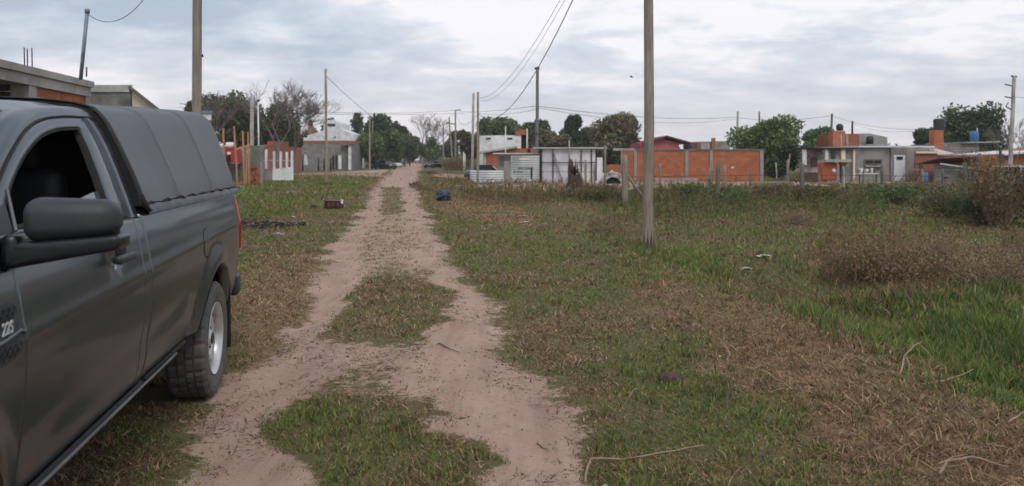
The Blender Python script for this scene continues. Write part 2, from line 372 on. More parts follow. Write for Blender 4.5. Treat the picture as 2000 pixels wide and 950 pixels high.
def mr(v, a, c, lo=0, hi=1):
    x = n.new('ShaderNodeMapRange'); l.new(v, x.inputs[0]); x.inputs[1].default_value = a; x.inputs[2].default_value = c; x.inputs[3].default_value = lo; x.inputs[4].default_value = hi; return x.outputs[0]
turf = ramp(nz(1.1, 8, 0.7), [(0.36, (0.135, 0.115, 0.055)), (0.64, (0.185, 0.12, 0.07)), (0.5, (0.11, 0.11, 0.045))])
turf = mixc(mr(nz(38, 3, 0.6), 0.35, 0.7, 0, .7), turf, (0.09, 0.07, 0.04))
turf = mixc(mth('MULTIPLY', att('lush'), 0.7), turf, (0.068, 0.095, 0.022))
turf = mixc(mth('MULTIPLY', att('straw'), 0.85), turf, ramp(nz(9, 6, 0.7), [(0.35, (0.14, 0.085, 0.048)), (0.65, (0.32, 0.20, 0.12))]))
turf = mixc(mth('MULTIPLY', att('orange'), 0.6), turf, (0.27, 0.14, 0.075))
sandc = ramp(nz(2.6, 8, 0.62, (1, 0.45, 1), 0.127), [(0.34, (0.30, 0.20, 0.16)), (0.66, (0.42, 0.29, 0.225))])
sandc = mixc(mr(nz(14, 5, 0.7), 0.56, 0.72, 0, 0.5), sandc, (0.15, 0.095, 0.065))
sandc = mixc(mr(nz(7, 6, 0.75, (0.35, 1, 1), 0.3), 0.60, 0.74, 0, 0.5), sandc, (0.13, 0.085, 0.055))
sandc = mixc(mr(nz(3.2, 5, 0.6, (3.2, .22, 1), -0.127), 0.42, 0.66, 0, .38), sandc, (0.46, 0.33, 0.26))
sandc = mixc(mr(nz(2.1, 4, 0.6, (4.0, .2, 1), -0.127), 0.5, 0.72, 0, .4), sandc, (0.24, 0.155, 0.115))
msk = mr(mth('ADD', att('dirt'), mth('MULTIPLY', mth('SUBTRACT', mth('ADD', mth('MULTIPLY', nz(6, 8, 0.75), 0.7), mth('MULTIPLY', nz(30, 4, 0.7, (0.5, 1, 1)), 0.3)), 0.5), 2.6)), 0.40, 0.62)
fin = mixc(msk, turf, sandc)
l.new(fin, b.inputs['Base Color']); b.inputs['Roughness'].default_value = 0.95; b.inputs['Specular IOR Level'].default_value = 0.15
bu = n.new('ShaderNodeBump'); bu.inputs['Strength'].default_value = 0.6; bu.inputs['Distance'].default_value = 0.03
l.new(mth('ADD', mth('MULTIPLY', nz(9, 8, 0.7), 1.0), mth('MULTIPLY', nz(60, 3, 0.6), 0.25)), bu.inputs['Height']); l.new(bu.outputs[0], b.inputs['Normal'])
ground = fast_mesh('ground', np.stack([xf, yf, zf], 1), Fq, gm, dict(dirt=cv[0], straw=cv[1], lush=cv[2], orange=cv[4]), smooth=True)
tag(ground, kind='structure')

# ------------------------------------------------------------------ grass, scattered as blades (stuff)
def blades(name, label, cat, nb, kfun, seed, dmin, dmax, klim=(-0.75, 0.75)):
    g = np.random.default_rng(seed)
    D = np.exp(g.uniform(np.log(dmin), np.log(dmax), nb)); k = g.uniform(*klim, nb); x = k * D; y = D
    c = cover(x, y); keep, h, wd, lean, colr = kfun(x, y, D, c, g)
    x, y, h, wd, lean, colr = x[keep], y[keep], h[keep], wd[keep], lean[keep], colr[keep]; m = len(x)
    a = g.uniform(0, 2 * np.pi, m); la = g.uniform(0, 2 * np.pi, m); z = zt(x, y) - 0.004
    dx, dy = np.cos(a) * wd / 2, np.sin(a) * wd / 2
    lx, ly = np.cos(la) * h * lean, np.sin(la) * h * lean; hz_ = h * np.sqrt(np.maximum(1 - lean ** 2, 0.02))
    V = np.empty((m, 5, 3)); 
    V[:, 0] = np.stack([x - dx, y - dy, z], 1); V[:, 1] = np.stack([x + dx, y + dy, z], 1)
    V[:, 2] = np.stack([x + dx * .8 + lx * .4, y + dy * .8 + ly * .4, z + hz_ * .62], 1); V[:, 3] = np.stack([x - dx * .8 + lx * .4, y - dy * .8 + ly * .4, z + hz_ * .62], 1)
    V[:, 4] = np.stack([x + lx, y + ly, z + hz_], 1)
    b0 = np.arange(m)[:, None] * 5
    T = np.concatenate([b0 + [0, 1, 2], b0 + [0, 2, 3], b0 + [3, 2, 4]], 1).reshape(-1, 3)
    C = np.repeat(colr[:, None, :], 5, 1)
    o = fast_mesh(name, V.reshape(-1, 3), T, grass_m, dict(tint=C.reshape(-1, 3)))
    return tag(o, label, cat, kind='stuff')
GREEN = np.array([[0.110, 0.145, 0.045], [0.155, 0.168, 0.058], [0.080, 0.128, 0.052], [0.20, 0.19, 0.078]])
DRY = np.array([[0.33, 0.205, 0.12], [0.22, 0.13, 0.078], [0.40, 0.29, 0.18], [0.15, 0.09, 0.06]])
def in_truck(x, y):                          # footprint of the pickup
    ux, uy = -0.1746, 0.9846; dx, dy = x + 2.89, y - 4.99
    lx = dx * uy - dy * ux; ly = dx * ux + dy * uy
    return (np.abs(lx) < 0.9) & (ly > -4.2) & (ly < 1.2), (np.abs(lx) < 1.02) & (((np.abs(ly) < 0.2)) | (np.abs(ly + 3.4) < 0.2))
def k_short(x, y, D, c, g):
    dirt, straw, lush, th, orange = c; m = len(x); r_ = x + 0.127 * y
    patch = fbm(x * 0.8 + 3, y * 0.8, 4); fine = fbm(x * 5, y * 5, 3)
    f2 = fbm(x * 11, y * 11, 3); keep = g.random(m) > sstep(0.05, 0.95, dirt + (fine - 0.5) * 1.5 + (f2 - .5) * 1.7) * 1.0
    keep &= ~((dirt > 0.85) & (g.random(m) < 0.8)); keep &= ~in_truck(x, y)[1]
    pg = np.clip(0.39 + (patch - 0.5) * 2.6 + (fbm(x * 3.2 + 50, y * 3.2, 3) - .5) * 1.6 + 0.35 * lush - 0.75 * straw - 0.5 * orange - 0.25 * th - 0.25 * sstep(0.02, 0.4, dirt), 0.03, 0.96)
    pg = np.clip(pg + .55 * (sstep(.5, .66, fbm(x * .28 + 60, y * .28, 3)) - .25) * (r_ > 5), .03, .97); isg = g.random(m) < pg
    ci = g.integers(0, 4, m); cg = GREEN[ci] * g.uniform(0.75, 1.4, (m, 1)) * np.where((r_ > 5) & (D > 9), 1.18, 1.0)[:, None] * (.85 + .5 * fbm(x * .35, y * .35 + 8, 3))[:, None] * np.array([1.05, 1.05, .85]); cd = DRY[ci] * g.uniform(0.7, 1.3, (m, 1))
    colr = np.where(isg[:, None], cg, cd)
    h = g.uniform(0.016, 0.046, m) * (1 - .45 * sstep(0.05, .5, dirt)) * (1 + 1.6 * lush * (D > 6)) * (1 + 0.4 * (D > 9)) * np.where(isg, 1, 1.15); h *= (0.45 + 2.3 * fine ** 2.2) * (.7 + .7 * fbm(x * 14, y * 14, 2))
    lean = np.where(isg, g.uniform(0.35, 0.95, m), g.uniform(0.7, 0.995, m)); wd = (0.0035 + 0.0011 * D) * g.uniform(0.6, 1.3, m)
    h = np.maximum(h, wd * 1.4)
    return keep, h, wd, lean, colr
blades('short_grass', 'short patchy green and brown grass on both sides of the dirt track', 'grass', 760000, k_short, 11, 2.0, 95)
def k_lush(x, y, D, c, g):
    dirt, straw, lush, th, orange = c; m = len(x); r = x + 0.127 * y
    dens = np.maximum(lush * (r > 3.3), (.22 + .5 * sstep(22, 26, D)) * (r > 5.5) * (D < 60)); dens = dens * (1 - dirt) * (1 - .6 * th)
    cl = fbm(x * 1.6 + 11, y * 1.6, 4)
    keep = (g.random(m) < dens * sstep(0.36, 0.6, cl)) & (dirt < 0.3)
    pg = np.clip(0.55 + 0.4 * lush - 0.9 * th + (fbm(x * .5, y * .5 + 30, 3) - 0.5) * 2.2, 0.05, 0.95); isg = g.random(m) < pg
    ci = g.integers(0, 4, m); cg = GREEN[ci] * g.uniform(0.75, 1.6, (m, 1)) * np.array([.95, 1.1, .85]); cd = DRY[ci] * g.uniform(0.5, 1.1, (m, 1))
    h = g.uniform(0.06, 0.22, m) * (0.3 + 1.3 * cl) * (1 - 0.5 * sstep(8, 16, D)); lean = g.uniform(0.2, 0.9, m); wd = (0.004 + 0.0011 * D) * g.uniform(0.6, 1.3, m)
    return keep, h, wd, lean, np.where(isg[:, None], cg, cd)
blades('long_grass', 'longer lush green grass tufts in the ditch and field on the right', 'grass', 330000, k_lush, 12, 3.2, 60, (0.05, 0.75))
def k_straw(x, y, D, c, g):
    dirt, straw, lush, th, orange = c; m = len(x)
    litter = 0.06 * (1 - dirt) + 0.035 * (dirt > .3)
    keep = g.random(m) < np.maximum(straw * 0.42, litter) * (0.4 + fbm(x * 3, y * 3, 3)); keep &= ~in_truck(x, y)[1]
    ci = g.integers(0, 4, m); cd = DRY[ci] * g.uniform(0.6, 1.5, (m, 1))
    h = g.uniform(0.06, 0.24, m) * (0.35 + 0.65 * (straw > 0.3)); return keep, h, (0.003 + 0.0007 * D) * g.uniform(0.6, 1.4, m), g.uniform(0.93, 0.998, m), cd
def k_debris(x, y, D, c, g):
    dirt = c[0]; m = len(x); cl = fbm(x * 2.2 + 80, y * 0.9 + 3, 4)
    keep = (g.random(m) < sstep(.5, .68, cl) * .8) & (dirt > .35); keep &= ~in_truck(x, y)[1]
    cd = np.array([[.12, .075, .055], [.19, .13, .095], [.08, .05, .04], [.26, .19, .13]])[g.integers(0, 4, m)] * g.uniform(.7, 1.3, (m, 1))
    return keep, g.uniform(.02, .09, m) + .002 * D, (0.0025 + 0.0008 * D) * g.uniform(.6, 1.5, m), g.uniform(.96, .999, m), cd
blades('track_litter', 'dark dry stalks and leaf litter trodden into the dirt track', 'litter', 90000, k_debris, 17, 2.0, 45, (-.5, .3))
blades('cut_straw', 'loose dry cut stalks lying over the verge on the right', 'straw', 150000, k_straw, 13, 2.0, 26)
def tufts(name, label, spots, seed):
    g = np.random.default_rng(seed); V = []; T = []; C = []
    for (cx, cy, r, nb, hh) in spots:
        for _ in range(nb):
            a = g.uniform(0, 6.28); q = r * g.random() ** .7; x, y = cx + q * math.cos(a), cy + q * math.sin(a) * .8; z = zg(x, y) - .01; h = hh * g.uniform(.35, 1.1) * (1.15 - q / r * .6); wd = .004 + .0009 * y
            o = np.array([math.cos(a + 1) * wd, math.sin(a + 1) * wd, 0]) / 2; b_ = np.array([x, y, z]); t_ = b_ + np.array([g.uniform(-.5, .5) * h, g.uniform(-.5, .5) * h, h]); b0 = len(V); V += [b_ - o, b_ + o, t_]
            T.append((b0, b0 + 1, b0 + 2)); c = (GREEN if g.random() < .7 else DRY)[g.integers(4)] * g.uniform(.6, 1.15); C += [c] * 3
    return tag(fast_mesh(name, np.array(V), np.array(T), grass_m, dict(tint=np.array(C))), label, 'grass', kind='stuff')
gg = np.random.default_rng(91); sp = []
for _ in range(700):
    D = math.exp(gg.uniform(math.log(2.6), math.log(20))); x = gg.uniform(-.6, .68) * D
    if cover(np.array([x]), np.array([D]))[0][0] > .35 or in_truck(x, D)[0]: continue
    sp.append((x, D, gg.uniform(.03, .11) * (1 + D * .05), int(gg.uniform(14, 40)), gg.uniform(.04, .095) * (1 + D * .03)))
tufts('grass_clumps', 'separate taller clumps standing out of the short verge grass', sp, 32)
tufts('pole_grass', 'longer grass tufts growing round the feet of the poles and posts', [(X(1266, 14), 14, .55, 1500, .26), (X(638, 47), 47, .7, 500, .3)] + [(X(a, d), d, .5, 260, .4) for a, d in ((1216, 25.5), (1221, 25), (1400, 27), (1565, 28), (1724, 27.5), (1884, 26.5), (1127, 32), (1181, 32), (1648, 34), (1538, 33), (1290, 36))], 31)
def weeds(name, label, nb, seed, region, hr, cols, cat='weeds'):
    """upright dead weeds: a leaning stem with short side twigs and seed flecks"""
    g = np.random.default_rng(seed); V = []; T = []; C = []; k = 0
    px0, px1, py0, py1 = region
    while k < nb:
        px = g.uniform(px0, px1); D = np.exp(g.uniform(np.log(GD(py1)), np.log(GD(py0)))); x = X(px, D); y = D
        if fbm(np.array([x * 0.6 + seed]), np.array([y * 0.6]), 3)[0] < 0.44 + 0.1 * g.random(): k += 0.2; continue
        k += 1; z = zg(x, y) - 0.01; h = g.uniform(*hr) * (.3 + 1.3 * fbm(np.array([x * 1.1 + 5]), np.array([y * 1.7]), 3)[0]); w_ = 0.0025 + 0.00055 * D; c = cols[g.integers(len(cols))] * g.uniform(0.6, 1.3)
        ln = g.uniform(-0.25, 0.25, 2); top = np.array([x + ln[0] * h, y + ln[1] * h, z + h]); bot = np.array([x, y, z])
        segs = [(bot, top, w_)]
        for j in range(int(g.integers(7, 13))):
            t = g.uniform(0.3, 1.0); p = bot + (top - bot) * t; a = g.uniform(0, 6.28); l_ = h * g.uniform(0.08, 0.28)
            segs.append((p, p + np.array([math.cos(a) * l_, math.sin(a) * l_, l_ * g.uniform(0.2, 1.2)]), w_ * g.uniform(1.0, 2.6)))
        for (p, q, wd) in segs:
            a = g.uniform(0, 6.28); o = np.array([math.cos(a) * wd, math.sin(a) * wd, 0]); b0 = len(V) * 1
            V += [p - o * .5, p + o * .5, q + o * .25]; T.append((b0, b0 + 1, b0 + 2)); C += [c] * 3
    o = fast_mesh(name, np.array(V), np.array(T), grass_m, dict(tint=np.array(C))); return tag(o, label, cat, kind='stuff')
BR = [np.array(c) * np.array([1.5, 1.42, 1.1]) for c in ((0.13, 0.085, 0.065), (0.19, 0.13, 0.10), (0.10, 0.075, 0.06), (0.15, 0.115, 0.07), (0.10, 0.11, 0.05))]
GR = [np.array(c) * 1.3 for c in ((0.075, 0.11, 0.035), (0.10, 0.13, 0.045), (0.13, 0.12, 0.05), (0.15, 0.10, 0.065))]
weeds('dead_weeds', 'thicket of grey brown dead weeds beyond the lush ditch grass', 1700, 21, (1600, 2150, 475, 556), (0.18, 0.45), BR)
weeds('fence_weeds', 'tall reddish brown and green weeds along the old post fence', 4200, 22, (900, 2100, 372, 402), (0.2, 0.66), BR + GR[:1])
weeds('field_weeds', 'scattered green and brown weeds standing in the field', 1500, 23, (1150, 2150, 400, 500), (0.12, 0.36), BR[:2] + GR)
weeds('green_weeds', 'low green weeds between the fence posts', 3000, 25, (1180, 2050, 384, 428), (0.18, 0.45), GR)
weeds('verge_weeds', 'sparse dry seed stalks along the ditch edge', 120, 24, (1330, 1720, 540, 700), (0.15, 0.42), BR)
weeds('corner_weeds', 'low brown weeds at the corner of the side street', 900, 26, (830, 1100, 352, 395), (0.12, 0.4), BR)
weeds('roadside_weeds', 'reddish weeds under the poles beyond the crossroads', 700, 27, (868, 935, 325, 336), (0.5, 1.6), BR)
# ------------------------------------------------------------------ buildings on the left
# unfinished block house along the road
vr = Vector((-0.126, 0.992, 0)); nr = Vector((-0.992, -0.126, 0))      # along the road / away from it
def RP(r, y, z): return Vector((r - 0.127 * y, y, z))
t = Thing('unfinished_house', 'unfinished concrete and orange brick house behind the cab of the grey pickup', 'house', RP(-7.75, 14, 0))
th = math.atan2(0.127, 1)
def fbox(mb, y0, y1, z0, z1, d0=0.0, d1=0.3):        # box on the facade line between road distances y0..y1, d = depth away from road
    a = RP(-7.75 - (d0 + d1) / 2, (y0 + y1) / 2, (z0 + z1) / 2); mb.box(a, (d1 - d0, (y1 - y0) * 1.008, z1 - z0), rz=th)
m = MB(); fbox(m, 9, 18.3, 3.06, 3.27, -0.03, 0.35); fbox(m, 9, 18.34, 3.275, 3.42, -0.09, 0.4); t.part('roof_beam', m, conc)
m = MB(); fbox(m, 9, 18.2, 3.2, 3.3, 0.41, 7); t.part('roof_slab', m, conc)
m = MB(); fbox(m, 15.40, 15.72, 0, 3.055, -0.01, 0.34); t.part('column', m, conc)
m = MB(); fbox(m, 18.08, 18.3, 0, 3.055, -0.01, 0.34); t.part('column', m, conc)
m = MB(); fbox(m, 9, 9.3, 0, 3.03, -0.01, 0.34); t.part('column', m, conc)
m = MB(); fbox(m, 15.725, 16.9, 2.86, 3.055, 0.04, 0.28); fbox(m, 16.93, 18.075, 2.86, 3.055, 0.04, 0.28); w0 = t.part('brick_wall', m, brick_o)
m = MB(); fbox(m, 15.725, 18.075, 0, 2.855, 0.03, 0.28); t.part('lower_wall', m, conc)
m = MB(); fbox(m, 9.3, 18.05, 0, 3.19, 5.6, 5.8); t.part('back_wall', m, block_g)
m = MB(); fbox(m, 18.1, 18.28, 0, 3.19, .42, 7); t.part('side_wall', m, block_g)
for px, tp, bt in ((48, 93, 131), (54, 95, 134), (63, 94, 136)):
    D = 15.6 + (px - 48) * .01; m = MB(); m.tube([P(px, bt + 2, D), P(px - .8, tp, D)], 0.012, 5); t.part('rebar', m, iron)
m = MB(); m.tube([P(169, 150, 17.6), P(169, 131, 17.6)], 0.02, 5); t.part('pipe_stub', m, pipe)
m = MB(); m.tube([P(157.5, 156, 17.4), P(170.5, 22, 17.4)], 0.042, 8); m.tube([P(170.4, 26, 17.4), P(170.8, 18, 17.4)], 0.055, 8)
single('metal_mast', m, pipe, 'leaning blue grey metal pipe mast rising from the unfinished house roof', 'mast', P(157.5, 156, 17.4))
# grey block room with cream gable
t = Thing('grey_block_room', 'stained grey block building beside the cream gable behind the pickup canopy', 'building', (X(217, 24), 24, 0))
def skew(m, x0, x1, y0, y1, z0, z1, sh):
    return m.add([(x0, y0, z0), (x1, y0, z0), (x1 + sh, y1, z0), (x0 + sh, y1, z0), (x0, y0, z1), (x1, y0, z1), (x1 + sh, y1, z1), (x0 + sh, y1, z1)], [(3, 2, 1, 0), (4, 5, 6, 7), (0, 1, 5, 4), (1, 2, 6, 5), (2, 3, 7, 6), (3, 0, 4, 7)])
m = MB(); skew(m, X(173, 24), X(258.5, 24), 24, 28, 0, Z(180.5, 24), -2.3); t.part('wall', m, M_('stained_render', (0.23, 0.215, 0.19), c2=(0.08, 0.075, 0.065), scale=1.4))
m = MB(); skew(m, X(172.5, 24), X(260, 24), 23.95, 28.05, Z(180.3, 24), Z(166.5, 24), -2.35); t.part('parapet', m, M_('pale_render', (0.40, 0.41, 0.36), c2=(0.24, 0.25, 0.22), scale=2.5))
t = Thing('cream_house', 'cream gabled house with a dark roof edge behind the pickup canopy', 'house', (X(290, 22), 22, 0))
m = MB(); D = 22; zz = lambda p: Z(p, D)
m.prism([(X(259, D), 0), (X(318, D), 0), (X(318, D), zz(217.5)), (X(263, D), zz(174)), (X(259, D), zz(177))], D, D + 4); m.v = [(x - .5 * (y - D), y, z) for x, y, z in m.v]; t.part('wall', m, cream)
m = MB(); m.bar(P(260, 170.5, D), P(322, 219.5, D), 0.07, 0.5, up=(0, 1, 0)); m.v = [(x - (2.0 if y > D else 0), y + 3.8 if y > D else y, z) for x, y, z in m.v]; t.part('roof', m, conc_dk)
# small box building by the pole
t = Thing('small_shop', 'small flat roofed white and brick kiosk half hidden behind the canopy', 'kiosk', (X(404, 42), 42, 0))
D = 42; m = MB(); m.bb(X(385, D), X(413, D), D, D + 2.5, Z(235, D), Z(222, D)); m.v = [(x - .42 * (y - D), y, z) for x, y, z in m.v]; t.part('white_band', m, white_p)
m = MB(); m.bb(X(384, D), X(415, D), D - .1, D + 2.6, Z(221.5, D), Z(217, D)); m.v = [(x - .42 * (y - D), y, z) for x, y, z in m.v]; t.part('roof', m, pipe)
m = MB(); m.bb(X(386, D), X(413, D), D + .03, D + 2.5, 0, Z(235.3, D)); m.v = [(x - .42 * (y - D), y, z) for x, y, z in m.v]; t.part('brick_wall', m, brick_r)
m = MB(); m.bb(X(406, D), X(417, D), D - .3, D, 0, Z(252, D)); t.part('white_pillar', m, white_p)
# timber props of a building site
tims = [('leftmost of the tall orange timber props beside the canopy', 436, 250, 439, 362, 48), ('tall orange timber prop just right of the red machine', 457, 247, 464, 359, 46),
 ('thick orange timber prop in the middle of the row', 474, 256, 478, 357, 47), ('slim orange timber prop behind the thick middle one', 484, 258, 487, 356, 49.5),
 ('short pale timber prop between the thick and slim props', 481, 285, 481.5, 356, 51)]
for (lb, x0, y0, x1, y1, D) in tims:
    a = P(x0, y0, D); bq = P(x1, y1, D); bq.z = 0; m = MB(); m.bar(bq, a, 0.11 if 'slim' not in lb else .08, 0.08)
    single('timber_prop', m, timber, lb, 'timber prop', bq, 'timber props on the building site')
D = 50.5; m = MB(); m.bar(P(462, 292, D), P(490, 283, D), 0.06, 0.14)
single('timber_board', m, timber, 'thin orange board running slanting behind the timber props', 'board', P(476, 288, D))
t = Thing('concrete_slab', 'plain grey concrete panel between the timber props and the white balustrade', 'panel', (X(501, 52), 52, 0))
m = MB(); m.bb(X(489, 52), X(512, 52), 52, 52.25, 0, Z(285, 52)); t.part('slab', m, conc_dk)
m = MB(); m.bb(X(507.5, 50), X(512.5, 50), 50, 50.18, 0, Z(284, 50)); t.part('post', m, plaster)
# stacked bricks: a loose column of small bricks
D = 47; bl = 0
t = Thing('brick_pile', 'leaning pile of orange hollow bricks against the grey post', 'brick pile', (X(498, D), D, 0))
m = MB()
for i in range(9):
    for j in range(4):
        if random.random() < 0.06: continue
        m.box((X(491.5, D) + 0.135 * j + random.uniform(-.03, .03), D + random.uniform(-.1, .1), 0.06 + i * 0.135), (0.125, 0.3, 0.12), rz=random.uniform(-.25, .25))
t.part('bricks', m, brick_o)
D = 55; m = MB(); n0 = 24
prof = [(X(424, D), 0), (X(430, D), Z(330, D)), (X(445, D), Z(318, D)), (X(462, D), Z(322, D)), (X(478, D), Z(316, D)), (X(488, D), Z(326, D)), (X(492, D), 0)]
m.prism(prof, D, D + 2); single('rubble_heap', m, M_('rubble', (0.16, 0.125, 0.11), c2=(0.06, 0.045, 0.04), scale=5), 'dark heap of site rubble under the red machine', 'rubble heap', (X(455, D), D, 0))
# red machine on the heap
D = 54; t = Thing('site_mixer', 'red site machine with a white top standing behind the timber props', 'cement mixer', P(451, 320, D))
m = MB(); m.bb(X(441, D), X(464, D), D, D + .8, Z(318, D), Z(289, D)); t.part('body', m, red_p)
m = MB(); m.lathe([(0.0, 0), (0.2, 0), (0.3, 0.2), (0.26, 0.42), (0, 0.42)], c=P(449, 290, D + .4), n=14); t.part('drum', m, white_p)
m = MB(); m.bb(X(442.5, D), X(451, D), D - .03, D, Z(317, D), Z(304, D)); t.part('opening', m, dark)
m = MB(); m.bb(X(444, D), X(451, D), D - .05, D, Z(302, D), Z(297, D)); t.part('plate', m, white_p)
m = MB(); m.tube([P(426, 285, D), P(447, 286, D)], 0.05, 6); t.part('handle', m, zinc_w)
for px in (446, 460): m = MB(); m.tube([P(px, 318, D + .3), P(px, 332, D + .3)], 0.05, 6); t.part('leg', m, iron)
# white balustrade fence
D = 57; t = Thing('white_balustrade', 'low white concrete wall with five upright posts and a rail', 'fence', (X(550, D), D, 0))
m = MB(); m.prism([(X(532, D), 0), (X(532, D), Z(331, D)), (X(572, D), Z(326, D)), (X(572, D), 0)], D, D + .18); t.part('low_wall', m, white_p)
m = MB(); m.prism([(X(511, D), 0), (X(511, D), Z(333, D)), (X(518, D), Z(328, D)), (X(526, D), Z(336, D)), (X(531.6, D), Z(340, D)), (X(531.6, D), 0)], D + .05, D + .2); t.part('broken_wall', m, plaster)
for i, px in enumerate((519.5, 535, 548, 560, 570)):
    m = MB(); m.bb(X(px - 1.9, D), X(px + 1.9, D), D - .03, D + .15, Z(330, D), Z((292, 296, 296, 297, 295)[i], D)); t.part('post', m, white_p)
m = MB(); m.bb(X(512, D), X(570, D), D + .16, D + .22, Z(315, D), Z(312.5, D)); t.part('rail', m, conc)
# orange brick house with tank
D = 85; t = Thing('brick_house', 'low orange brick house with a step in its roof behind the white balustrade', 'house', (X(540, D), D, 0))
m = MB(); m.bb(X(505, D), X(551, D), D, D + 8, 0, Z(286, D)); t.part('wall', m, brick_r)
m = MB(); m.bb(X(522, D), X(548, D), D - .05, D + 3, Z(285.8, D), Z(276, D)); t.part('parapet', m, brick_o)
m = MB(); m.bb(X(504, D), X(521.8, D), D - .1, D + 8, Z(286, D), Z(283.8, D)); t.part('roof_edge', m, conc)
m = MB(); m.lathe([(0, 0), (.5, 0), (.52, .5), (.5, .62), (.25, .72), (0, .74)], c=P(535, 276, D + 1.5), n=16)
single('water_tank', m, tank_n, 'navy blue water tank on the low orange brick house', 'water tank', P(535, 276, D + 1.5), 'rooftop water tanks')
# long grey block building
D = 122; t = Thing('grey_block_building', 'long grey block building with a red brick course along its top', 'building', (X(620, D), D, 0))
m = MB(); m.bb(X(551, D), X(684, D), D, D + 10, 0, Z(281, D)); wl = t.part('wall', m, block_g)
m = MB(); m.bb(X(550.6, D), X(684.5, D), D - .05, D + 10, Z(280.9, D), Z(275, D)); t.part('brick_course', m, brick_r)
m = MB(); m.bb(X(549, D), X(552.5, D), D - .2, D, 0, Z(276, D)); t.part('column', m, conc)
m = MB(); m.bb(X(683, D), X(687.5, D), D - 1, D - .4, 0, Z(284, D)); t.part('column', m, white_p)
m = MB(); m.bb(X(668, D), X(691, D), D - 1.3, D, Z(284.5, D), Z(282.5, D)); t.part('awning', m, conc_dk)
m = MB(); m.bb(X(661, D), X(667, D), D - .12, D - .03, 0.1, Z(303.5, D)); t.part('door', m, white_p, label='white door')
m = MB(); m.bb(X(649, D), X(653, D), D - .1, D - .02, 0.1, Z(305, D)); t.part('door', m, dark, label='dark doorway')
m = MB(); m.bb(X(655.5, D), X(659, D), D - .1, D - .02, 0.1, Z(304, D)); t.part('door', m, dark, label='dark doorway')
m = MB(); m.bb(X(670, D), X(682, D), D - .1, D - .02, 0.6, Z(307, D)); m.bb(X(670, D), X(682, D), D - .16, D - .1, 1.4, 1.5); t.part('shutter', m, conc_dk)
for i, px in enumerate((591.5, 622, 633, 646)):
    m = MB(); m.tube([(X(px, 110), 110, 0), (X(px, 110), 110, Z((303, 309, 311, 309)[i], 110))], 0.13, 6)
    single('dark_fence_post', m, iron, ('tallest dark post standing before white sheeting at the grey building', 'second dark post left of the slim grey street pole', 'third dark post close to the slim grey street pole', 'dark post nearest the white door of the grey building')[i], 'post', (X(px, 110), 110, 0), 'dark posts before the grey block building')
m = MB(); D = 112
m.prism([(X(584.5, D), .5), (X(589, D), .2), (X(590, D), 2.0), (X(587, D), 2.4), (X(585, D), 1.9)], D, D + .5); m.prism([(X(593, D), .8), (X(600, D), .9), (X(598.5, D), 2.0), (X(596, D), 2.4), (X(594, D), 2.3)], D, D + .4)
single('white_sheeting', m, white_p, 'crumpled white sheeting hanging at the foot of the grey block building', 'sheeting', (X(592, D), D, 0))
# white house behind with stepped gable
D = 142; t = Thing('white_gable_house', 'white house with a raised stepped gable above the grey block building', 'house', (X(645, D), D, 0))
m = MB(); m.prism([(X(600, D), 0), (X(692, D), 0), (X(692, D), Z(262, D)), (X(679, D), Z(258, D)), (X(664, D), Z(252, D)), (X(663, D), Z(240, D)), (X(650, D), Z(234, D)), (X(632, D), Z(236, D)), (X(632, D), Z(255, D)), (X(600, D), Z(265, D))], D, D + 9); t.part('wall', m, white_p)
m = MB(); m.bb(X(640, D), X(655, D), D - .08, D - .01, Z(247, D), Z(242, D)); t.part('window', m, glass_d)
m = MB(); m.bb(X(652.5, D), X(656, D), D - .08, D - .01, Z(270, D), Z(267, D)); t.part('vent', m, dark)
m = MB(); m.bb(X(576, D), X(600, D), D + .5, D + 6, 4, Z(269, D)); t.part('annex', m, white_p)
D = 150; t = Thing('tank_tower', 'dark water tank on a slim tower above the trees', 'tank tower', (X(606.5, D), D, 0))
m = MB(); m.lathe([(0, 0), (.45, 0), (.45, .9), (.2, 1.15), (0, 1.15)], c=P(606.5, 245.5, D), n=12); t.part('tank', m, tank_b)
m = MB(); m.bb(X(603, D), X(610, D), D - .3, D + .3, 0, Z(245.7, D)); t.part('tower', m, brick_r)

# ------------------------------------------------------------------ air
hm, n, l, b = new_mat('air_haze'); n.remove(b); pv = n.new('ShaderNodeVolumePrincipled'); pv.inputs['Density'].default_value = 0.00045; pv.inputs['Color'].default_value = (.86, .88, .92, 1); pv.inputs['Anisotropy'].default_value = .2
l.new(pv.outputs[0], n['Material Output'].inputs['Volume'])
m = MB(); m.bb(-520, 520, -15, 560, -1.5, 24); tag(m.build('haze', hm), 'thin pale air haze over the whole street and field', 'haze', kind='stuff')
# ------------------------------------------------------------------ buildings in the middle
D = 76; t = Thing('white_warehouse', 'white warehouse with a brick corner parapet left of the wood framed shed', 'warehouse', (X(985, D), D, 0))
m = MB(); m.prism([(X(936, D), 0), (X(1018, D), 0), (X(1018, D), Z(264, D)), (X(936, D), Z(265, D))], D + .4, D + 12); t.part('wall', m, white_p)
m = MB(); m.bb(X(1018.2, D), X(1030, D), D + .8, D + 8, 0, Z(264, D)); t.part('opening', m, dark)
m = MB(); m.prism([(X(1004, D), Z(263.8, D)), (X(1030, D), Z(263.8, D)), (X(1030, D), Z(253, D)), (X(1012, D), Z(253.5, D))], D + .3, D + 8); t.part('parapet', m, brick_o)
m = MB(); m.bb(X(1028, D), X(1031, D), D - .2, D + .2, 0, Z(252, D)); t.part('column', m, white_p)
for px in (953.5, 996): m = MB(); m.bb(X(px - 5, D), X(px + 5, D), D + .3, D + .38, Z(272, D), Z(269, D)); t.part('window', m, glass_d)
D = 70; t = Thing('brick_workshop', 'orange brick workshop with a slanting grey roof edge under the white warehouse', 'workshop', (X(985, D), D, 0))
